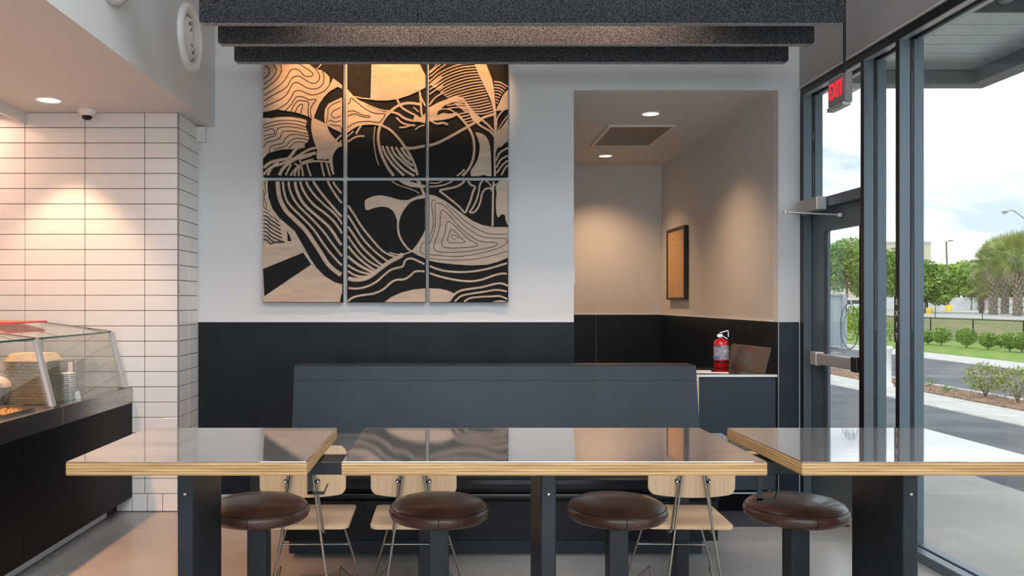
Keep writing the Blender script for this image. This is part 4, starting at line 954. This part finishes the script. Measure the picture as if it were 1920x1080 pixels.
# extinguisher
ex, ey, ez = P(1352, 686, 6.12).x, 6.12, cz1
t = thing('fire_extinguisher', 'small red fire extinguisher standing on the service cabinet', 'fire extinguisher', (ex, ey, ez))
obj('cylinder', MB().lathe([(.048, 0), (.054, .004), (.054, .172), (.050, .194), (.036, .208), (.018, .214), (.014, .222)], (ex, ey, ez), 36), 'red', t)
obj('base_ring', MB().lathe([(.0546, .040), (.0552, .044), (.0546, .050)], (ex, ey, ez), 36, caps=False), 'vinyl', t)
def arc_label(z0, z1, a0, a1, r, name, m):
    mb = MB(); n = 14; vs = []; fs = []
    for i in range(n + 1):
        a = R(a0 + (a1 - a0) * i / n)
        for (rr, z) in ((r, z0), (r, z1), (r - .001, z0), (r - .001, z1)): vs.append((ex + rr * math.cos(a), ey + rr * math.sin(a), ez + z))
    for i in range(n): a = i * 4; b = a + 4; fs += [(a, b, b + 1, a + 1), (a + 2, a + 3, b + 3, b + 2), (a, a + 2, b + 2, b), (a + 1, b + 1, b + 3, a + 3)]
    mb.add(vs, fs); return obj(name, mb, m, t)
arc_label(.062, .165, 178, 352, .0548, 'label', 'labelgrey'); arc_label(.110, .135, 275, 345, .0553, 'label_patch', 'paper')
arc_label(.114, .119, 282, 338, .0557, 'label_line', 'label_dark'); arc_label(.125, .130, 282, 338, .0557, 'label_line', 'label_dark'); arc_label(.068, .084, 190, 245, .0553, 'label_patch', 'labelblue'); arc_label(.155, .163, 185, 255, .0553, 'label_line', 'label_dark')
obj('valve', MB().lathe([(.013, .220), (.015, .226), (.015, .246), (.010, .252)], (ex, ey, ez), 16).lathe([(.010, -.012), (.012, -.002)], (ex - .018, ey - .004, ez + .236), 14, 'Y'), 'chrome', t)
obj('gauge', MB().lathe([(.012, -.006), (.012, .002)], (ex - .022, ey - .012, ez + .238), 16, 'Y'), 'chrome', t)
obj('carry_handle', MB().bar((ex + .006, ey, ez + .236), (ex + .046, ey, ez + .214), .012, .005), 'chrome', t)
obj('squeeze_lever', MB().bar((ex - .012, ey, ez + .258), (ex + .052, ey, ez + .276), .012, .005).bar((ex + .052, ey, ez + .266), (ex + .052, ey, ez + .228), .012, .005, up=(1, 0, 0)), 'chrome', t)
obj('hose', MB().tube([(ex + .014, ey, ez + .232), (ex + .050, ey + .012, ez + .205), (ex + .062, ey + .01, ez + .15), (ex + .060, ey + .008, ez + .08)], .006, 10), 'vinyl', t)
# leaning plate
a, b = (2.070, 6.185), (2.150, 5.64); lean = .045; hh = .175
mb = MB().prism([(a[0], a[1], cz1 + .001), (b[0], b[1], cz1 + .001), (b[0] + lean, b[1], cz1 + hh), (a[0] + lean, a[1], cz1 + hh * 1.0)], (.006, .001, -.0))
o = obj('leaning_plate', mb, 'brass', None); tag(o, 'bronze grey rectangular plate leaning back on the cabinet beside the extinguisher', 'plate')
# fanned white sheets
for k in range(4):
    x_, y_ = 1.54 + .080 * k, 6.06 - .125 * k
    mb = MB().prism([(x_ - .14, y_ - .035, cz1 + .0012 + .0012 * (3 - k)), (x_ + .12, y_ - .075, cz1 + .0012 + .0012 * (3 - k)), (x_ + .15, y_ + .03, cz1 + .0012 + .0012 * (3 - k)), (x_ - .11, y_ + .06, cz1 + .0012 + .0012 * (3 - k))], (0, 0, .001))
    o = obj('paper_sheet', mb, 'paper', None)
    tag(o, ['white sheet furthest back in the fan of papers on the cabinet', 'second white sheet from the back in the fan of papers on the cabinet', 'third white sheet from the back in the fan of papers on the cabinet', 'white sheet nearest the front edge in the fan of papers on the cabinet'][k], 'paper', 'fanned papers')
# entrance mat
o = obj('entrance_mat', B(1.635, XR - .03, 5.28, 5.65, 0.0005, .008), 'mat', None); tag(o, 'dark grey entrance mat on the floor before the door', 'mat')
o = obj('entrance_mat', MB(), 'mat') if False else None

# ------------------------------------------------------------ outside ground, all strips run along the building
def strip(name, x0, x1, y0, y1, z0, z1, m, bev=0): return obj(name, B(x0, x1, y0, y1, z0, z1, bev=bev), m, kind='structure')
Y0, Y1 = -30, 230
strip('sidewalk_near', XO, 4.35, Y0, 60, -.12, -.004, 'sidewalk'); strip('road_near', 4.35, 6.7, Y0, Y1, -.2, -.02, 'asphalt')
strip('kerb_near', 6.7, 7.55, Y0, 21, -.2, .0, 'kerb', .02); mu = strip('mulch_bed', 7.55, 8.25, Y0, 21, -.2, .015, 'mulch'); strip('kerb_middle', 8.25, 8.38, Y0, 21, -.2, .02, 'kerb')
strip('road_near_end', 6.7, 8.38, 21, Y1, -.2, -.021, 'asphalt')
strip('road_far', 8.38, 12.1, Y0, Y1, -.2, -.02, 'asphalt'); strip('sidewalk_far', 12.1, 13.5, Y0, Y1, -.2, .0, 'kerb')
strip('lawn', 13.5, 18.0, Y0, Y1, -.2, .01, 'lawn'); strip('dry_verge', 18.0, 45, Y0, Y1, -.2, .0, 'drygrass'); strip('parking_lot', 45, 86, Y0, Y1, -.2, .0, 'lot'); strip('far_ground', 86, 260, Y0, 320, -.2, .0, 'drygrass')
strip('ground_behind', -120, XK - .2, Y0, 230, -.3, -.12, 'lot'); strip('front_pavement', XK - .2, XO, Y0, YN - .1, -.2, -.01, 'sidewalk')
strip('ground_beyond', XK - .2, XO, YA + .2, 230, -.3, -.12, 'lot')
mb = MB()
for k in range(2600):
    x_, y_ = random.uniform(7.58, 8.22), random.uniform(7, 20); s = random.uniform(.012, .035); a = random.uniform(0, 3.14); c_, s_ = math.cos(a) * s, math.sin(a) * s; z = random.uniform(.016, .05)
    mb.add([(x_ - c_, y_ - s_, z), (x_ + c_, y_ + s_, z + random.uniform(-.01, .01)), (x_ + c_ * .6 - s_ * .4, y_ + s_ * .6 + c_ * .4, z - .006)], [(0, 1, 2)])
o = obj('mulch_chips', mb, 'mulch', mu); o['kind'] = 'stuff'
# white wall
obj('boundary_wall', B(86, 86.4, 40, 230, 0, 2.07), 'whitewall', None); tag(bpy.data.objects['boundary_wall'], 'long white boundary wall behind the parking lot', 'wall')

def leaves(mb, c, rad, n, size, shell=.55, squash=1.0):
    for _ in range(n):
        while True:
            v = Vector((random.uniform(-1, 1), random.uniform(-1, 1), random.uniform(-1, 1)))
            if shell < v.length <= 1: break
        p_ = Vector((c[0] + v.x * rad[0], c[1] + v.y * rad[1], c[2] + v.z * rad[2]))
        s = size * random.uniform(.6, 1.3); u = Vector((random.gauss(0, 1), random.gauss(0, 1), random.gauss(0, 1))).normalized(); w = u.orthogonal().normalized(); w = (Matrix.Rotation(random.uniform(0, 6.28), 3, u) @ w)
        q = u.cross(w)
        mb.add([p_ - w * s, p_ - q * s * .45, p_ + w * s, p_ + q * s * .45], [(0, 1, 2, 3)])
    return mb
def shrub(px, X, h, w, label, m='leaf3', n=1300, sz=.036, group='round shrubs along the lawn fence', stems=5, zbase=.012, shell=.3):
    d = X * F / (px - VX)
    t = thing('shrub', label, 'shrub', (X, d, zbase), group)
    mb = MB()
    for k in range(stems):
        a = 2 * math.pi * k / stems + .4; mb.tube([(X, d, zbase - .01), (X + .3 * w * math.cos(a) * .5, d + .3 * w * math.sin(a) * .5, zbase + h * .4), (X + w * .38 * math.cos(a), d + w * .38 * math.sin(a), zbase + h * .8)], .006, 5, r1=.002)
    obj('stems', mb, 'bark', t)
    o = obj('foliage', leaves(MB(), (X, d, zbase + h * .58), (w / 2, w / 2, h * .45), n, sz, shell), m, t)
shr = [(1765, .58, .62, 'low round green shrub by the lawn fence, nearest the dark window mullion'), (1812, .60, .62, 'low round green shrub by the lawn fence, under the tall light pole'),
       (1853, .50, .52, 'smaller low green shrub by the lawn fence, below the left edge of the palms'), (1877, .40, .42, 'smallest low green shrub by the lawn fence, between two larger ones'),
       (1893, .54, .42, 'low round green shrub by the lawn fence, below the palm trunks'), (1916, .56, .50, 'low green shrub by the lawn fence at the right edge of the view')]
for px, h, w, lab in shr: shrub(px, 16.9 if px == 1877 else 15.9, h, w, lab)
shrub(1740, 15.9, .45, .5, 'low green shrub half hidden by the dark window mullion')
shrub(1670, 15.9, .75, .8, 'low green shrub seen through the narrow side pane', n=600)
for px, h, w, lab in ((1607, 1.25, 1.0, 'tall leafy green shrub seen through the door glass behind the round decal'), (1585, .8, .6, 'leafy green shrub beside the grey enclosure, behind the door glass')):
    shrub(px, 16.6 if px == 1585 else 15.2, h, w, lab, 'leaf2', 900, .06, 'shrubs behind the door glass')
shrub(1848, 8.0, .50, .60, 'open branching yellow-green shrub in the mulch bed, left one of two', 'leaf4', 1000, .021, 'young shrubs in the mulch bed', 9, .02, .45)
shrub(1908, 8.0, .50, .52, 'open branching yellow-green shrub in the mulch bed, right one by the picture edge', 'leaf4', 850, .021, 'young shrubs in the mulch bed', 9, .02, .45)
shrub(1744, 8.0, .16, .2, 'tiny green sprout in the mulch bed, left of the taller shrubs', 'leaf3', 60, .02, 'tiny sprouts in the mulch', 4, .02)
shrub(1776, 7.8, .10, .2, 'tiny low green sprout in the mulch bed, just right of the other sprout', 'leaf3', 60, .02, 'tiny sprouts in the mulch', 4, .02)

def tree(px, X, h, w, label, m='leaf1', n=9000, sz=.35, trunk=.25, zc=.55, group='trees beyond the parking lot', blobs=7):
    d = X * F / (px - VX)
    t = thing('tree', label, 'tree', (X, d, 0), group)
    mb = MB().tube([(X, d, -.05), (X + .1, d, h * .3), (X, d + .1, h * .7)], trunk, 8, r1=trunk * .4)
    for k in range(4): a = k * 1.6; mb.tube([(X, d, h * .35), (X + w * .25 * math.cos(a), d + w * .25 * math.sin(a), h * .7)], trunk * .4, 6, r1=trunk * .15)
    obj('trunk', mb, 'bark', t)
    mb = MB(); rz = h * (1 - zc) * 1.0
    for k in range(blobs):
        a = 2 * math.pi * k / blobs; rr = w * .27
        leaves(mb, (X + rr * math.cos(a), d + rr * math.sin(a), h * zc + random.uniform(-.35, .35) * rz), (w * .30, w * .30, rz * .62), n // (blobs + 1), sz, .35)
    leaves(mb, (X, d, h * zc + rz * .35), (w * .3, w * .3, rz * .62), n // (blobs + 1), sz, .35)
    obj('foliage', mb, m, t)
for px, X, h, w, m, lab in [(1587, 62, 11.6, 9.5, 'leaf1', 'large green tree seen through the door glass above the grey enclosure'), (1682, 74, 10.6, 8, 'leaf1', 'green tree seen through the narrow side pane'),
        (1736, 58, 6.6, 5.4, 'leaf1', 'darker green tree hanging over the white wall beside the mullion'), (1762, 92, 8.8, 7.4, 'leaf2', 'bright green tree behind the white wall under the tall light pole'),
        (1806, 102, 9.8, 8, 'leaf2', 'bright green tree behind the white wall between light pole and palms'), (1846, 92, 9.0, 7.6, 'leaf1', 'darker green tree behind the white wall just left of the palm crowns'),
        (1905, 102, 9.0, 9, 'leaf1', 'green tree behind the white wall, mostly hidden by the palm crowns'),
        (1508, 66, 10.5, 8.5, 'leaf1', 'green tree hidden behind the door jamb, left of the one in the door glass'), (1436, 62, 10.0, 8, 'leaf1', 'farthest left green tree outside, hidden by the back wall')]:
    tree(px, X, h, w, lab, m, sz=.28 if X < 80 else .34, zc=.55)
tree(1821, 84, 4.2, 3.0, 'small slim tree in front of the white wall left of the palms', 'leaf2', 1500, .2, .12, .72, blobs=4)

def frond(mb, base, a, el, L, n=17, droop=.15):
    """palmate leaf: stalk and a fan of narrow stiff blades"""
    d = Vector((math.cos(a) * math.cos(el), math.sin(a) * math.cos(el), math.sin(el))); hub = base + d * L * .52
    mb.bar(base, hub, .05, .04)
    side = d.cross(Vector((random.gauss(0, .5), random.gauss(0, .5), 1))); side.normalize()
    for k in range(n):
        th = R(-115 + 230 * k / (n - 1)); dr = d * math.cos(th) + side * math.sin(th); ll = L * .5 * (1 - .18 * abs(th) / 1.7) * random.uniform(.85, 1.1)
        mid = hub + dr * ll * .45; tip = hub + dr * ll + Vector((0, 0, -droop * ll)); w = (side * math.cos(th) - d * math.sin(th)) * .055
        mb.add([hub, mid - w, tip, mid + w], [(0, 1, 2, 3)])
def palm(px, X, h, rad, label, nf=58, tr=.42):
    d = X * F / (px - VX); t = thing('palm_tree', label, 'palm tree', (X, d, 0), 'cabbage palms at the lot edge')
    mb = MB().tube([(X, d, -.05), (X + .05, d, h * .5), (X, d, h)], tr, 12, r1=tr * .8); obj('trunk', mb, 'bark', t)
    mb = MB()
    for k in range(110):   # old leaf bases
        z = .15 + (h - .2) * k / 110; a = k * 2.4; r_ = tr * .95; c_ = Vector((X + r_ * math.cos(a), d + r_ * math.sin(a), z)); o_ = Vector((math.cos(a), math.sin(a), 1.2)).normalized() * .42; w = Vector((-math.sin(a), math.cos(a), 0)) * .11
        mb.add([c_ - w, c_ + w, c_ + o_ + w * .3, c_ + o_ - w * .3], [(0, 1, 2, 3)])
    obj('leaf_bases', mb, 'palmdry', t)
    mb = MB(); md = MB()
    for k in range(nf):
        a = k * 2.39996; u = k / nf; el = R(85 - 130 * u); frond(mb if random.random() < .86 else md, Vector((X, d, h)), a, el, rad * random.uniform(.85, 1.1), droop=.05 + .3 * u)
    for k in range(10): frond(md, Vector((X, d, h - .1)), k * .63, R(-55), rad * .7, 9, .6)
    o = obj('fronds', mb, 'palm', t); obj('dry_fronds', md, 'palmdry', t)
palm(1862, 58, 5.5, 2.9, 'cabbage palm with a shaggy trunk, left one of the tall cluster'); palm(1884, 64, 6.4, 3.2, 'tallest cabbage palm in the middle of the cluster')
palm(1908, 55, 5.6, 3.2, 'cabbage palm with drooping dry fronds near the right edge'); palm(1938, 64, 6.6, 3.2, 'cabbage palm cut off by the right edge of the picture'); palm(1840, 64, 3.0, 2.3, 'short young palm crouching left of the tall cluster', 34, .25)

# chain link fence
XFN = 18.0
t = thing('chain_link_fence', 'black chain link fence between the lawn and the dry verge', 'fence', (XFN, 30, 0))
for k in range(14):
    y = 13.4 + 2.5 * k; obj('post', MB().tube([(XFN, y, -.02), (XFN, y, .84)], .022, 8), 'frame_black', t)
obj('top_rail', MB().tube([(XFN, 13.4, .82), (XFN, 13.4 + 32.5, .82)], .018, 8), 'frame_black', t)
mb = MB(); y = 13.4; hh = .78
while y < 45.1:
    mb.bar((XFN, y, .02), (XFN, y + hh, .02 + hh), .004, .004); mb.bar((XFN + .003, y + hh, .02), (XFN + .003, y, .02 + hh), .004, .004); y += .11
o = obj('wire_mesh', mb, 'frame_black', t); o['kind'] = 'stuff'
t = thing('verge_fence', 'low thin fence further back, beyond the chain link fence', 'fence', (40, 70, 0))
for k in range(6): obj('post', MB().tube([(40, 44 + 6 * k, -.02), (40, 44 + 6 * k, 1.0)], .03, 6), 'blacksteel', t)
obj('rail', MB().tube([(40, 44, .55), (40, 74, .55)], .018, 6), 'blacksteel', t)

# light pole, bollard, street lamp
px, X = 1778.5, 75.0; d = X * F / (px - VX)
t = thing('light_pole', 'tall brown parking lot light pole on a yellow base', 'light pole', (X, d, 0))
obj('pole', MB().tube([(X, d, .5), (X - .35, d, 10.4)], .16, 10, r1=.12), 'pole', t); obj('base', MB().lathe([(.45, 0), (.45, .85), (.40, .9)], (X, d, 0), 20), 'yellow', t)
obj('lamp_head', MB().bar((X - .35, d, 10.4), (X + .3, d, 10.55), .14, .1).box(X + .05, X + .62, d - .2, d + .2, 10.48, 10.62, bev=.02), 'pole', t)
X = 56.4; d = X * F / (1743 - VX)
t = thing('bollard', 'squat yellow concrete bollard in the parking lot', 'bollard', (X, d, 0)); obj('drum', MB().lathe([(.38, 0), (.38, .62), (.34, .68)], (X, d, 0), 20), 'yellow', t); obj('band', MB().lathe([(.385, .36), (.39, .40), (.385, .44)], (X, d, 0), 20, caps=False), 'kraft', t)
X = 30.1; d = X * F / (1923 - VX)
def q(px, py): return P(px, py, d)
t = thing('street_lamp', 'grey street lamp whose curved arm enters at the right edge', 'street lamp', (X, d, 0))
pt = q(1923, 410)
obj('pole', MB().tube([(pt.x, d, 0), (pt.x, d, pt.z + .1)], .075, 10), 'galv', t)
obj('arm', MB().tube([q(1923, 412), q(1912, 403), q(1900, 394.5), q(1895, 394), q(1888, 396)], .028, 8), 'galv', t)
hp = q(1884, 397); obj('lamp_head', MB().sphere((hp.x, hp.y, hp.z), .15, 14, 8, .5), 'galv', t); obj('lamp_lens', MB().sphere((hp.x, hp.y, hp.z - .06), .11, 14, 8, .7), 'white', t)
# white bollard seen in the side pane
X = 7.45; d = X * F / (1665 - VX)
t = thing('white_post', 'short white flared post by the kerb, seen through the narrow side pane', 'post', (X, d, 0)); k_ = d / F
obj('shaft', MB().lathe([(.09, 0), (.085, .03), (.055, .07), (.052, .58), (.075, .62), (.08, .66), (.05, .68)], (X, d, 0), 20), 'white', t)
# grey enclosure
t = thing('bin_enclosure', 'grey metal gated enclosure across the road, seen through the door glass', 'enclosure', (11.6, 25.9, 0))
obj('side_panel', B(10.2, 12.18, 25.66, 25.72, .06, 1.62), 'bluegrey', t)
for k in range(5): obj('rib', B(10.3 + .38 * k, 10.34 + .38 * k, 25.62, 25.66, .1, 1.58), 'bluegrey', t)
obj('corner_post', B(12.18, 12.32, 25.58, 25.72, -.02, 1.66, bev=.01), 'bluegrey', t); obj('top_rail', B(10.2, 12.18, 25.60, 25.72, 1.62, 1.68), 'bluegrey', t)
obj('gate', B(12.22, 12.28, 25.72, 27.6, .08, 1.6), 'bluegrey', t); obj('hinge', B(12.28, 12.31, 25.72, 25.86, .35, .42).box(12.28, 12.31, 25.72, 25.86, 1.25, 1.32), 'galv', t)
# van
X = 42.5; d = X * F / (1612 - VX)
t = thing('van', 'white van parked beyond the shrubs, seen through the door glass', 'van', (X, d, 0))
x0, x1 = X - 3.0, X + 1.6
prof = [(x0, .35), (x0, 1.5), (x0 + .2, 1.75), (x0 + 3.0, 1.75), (x0 + 3.7, 1.15), (x0 + 4.5, 1.0), (x0 + 4.6, .35)]
obj('body', MB().prism([(a, d, b) for a, b in prof], (0, 1.8, 0)), 'carwhite', t)
for a, b in ((.35, 1.15), (1.25, 2.05), (2.15, 2.95)): obj('side_window', B(x0 + a, x0 + b, d - .02, d, 1.18, 1.58), 'carglass', t)
for a in (.8, 3.8): obj('wheel', MB().lathe([(.34, -.08), (.34, .12)], (x0 + a, d, .34), 20, 'Y'), 'tyre', t)
# building far behind
t = thing('building', 'pale beige flat-roofed building rising behind the trees', 'building', (110, 206, 0))
obj('wall', B(96, 116.6, 200, 214, 0, 15.6), 'beige', t); obj('parapet', B(95.8, 116.8, 199.8, 214.2, 15.6, 16.0), 'cream', t)
for i in range(4):
    for j in range(3): obj('window', B(98 + 4.6 * i, 100.2 + 4.6 * i, 199.9, 200, 3 + 4.2 * j, 5 + 4.2 * j), 'carglass', t)

# ------------------------------------------------------------ canopy outside
t = thing('canopy', 'metal entrance canopy with ribbed underside outside above the door', 'canopy', (3.4, 5.6, 3.05))
ex_, ey_ = 4.03, 6.254
lines = [3.10, 3.30, 3.50, 3.70, 3.90, 4.10, 4.30, 4.50, 4.70, 4.90, 5.107, 5.31, 5.50, 5.70, 5.89, 6.12]
for a, b in zip(lines[9:-1], lines[10:]): obj('deck_plank', B(XO + .02, 3.98, a + .004, b - .004, 3.150, 3.162, bev=.003), 'canopy', t)
obj('deck_backing', B(XO + .02, 3.98, 4.90, 6.2, 3.163, 3.17), 'gasket', t)
obj('end_channel', MB().box(XO + .02, ex_, 6.124, ey_, 3.05, 3.060).box(XO + .02, ex_, ey_ - .012, ey_, 3.06, 3.25).box(XO + .02, ex_ - .14, 6.124, 6.134, 3.06, 3.148), 'canopyframe', t)
obj('edge_channel', MB().box(ex_ - .15, ex_, 3.0, 6.123, 3.05, 3.060).box(ex_ - .012, ex_, 3.0, 6.24, 3.061, 3.25).box(ex_ - .15, ex_ - .14, 3.0, 6.12, 3.061, 3.148), 'canopyframe', t)
obj('rear_panel', B(XO + .02, 3.98, 3.0, 4.88, 3.62, 3.64), 'canopyframe', t); obj('closure', B(XO + .02, 3.98, 4.885, 4.897, 3.15, 3.64), 'canopyframe', t)
for (X_, r_) in ((3.27, .050), (3.47, .070), (3.70, .07)): obj('tube', MB().tube([(X_, 4.875, 3.24), (X_, 3.2, 3.24)], r_, 20), 'alu', t)
t = thing('wall_light', 'flat outdoor light fixture under the canopy above the door', 'outdoor light', (2.86, 5.95, 3.0))
obj('housing', MB().box(2.76, 2.95, 5.88, 6.04, 2.965, 2.995, bev=.008), 'alu', t); obj('lens', MB().box(2.78, 2.93, 5.90, 6.02, 2.955, 2.965), 'white', t); obj('bracket', MB().box(XO, 2.80, 5.93, 5.99, 2.98, 3.0), 'alu', t)
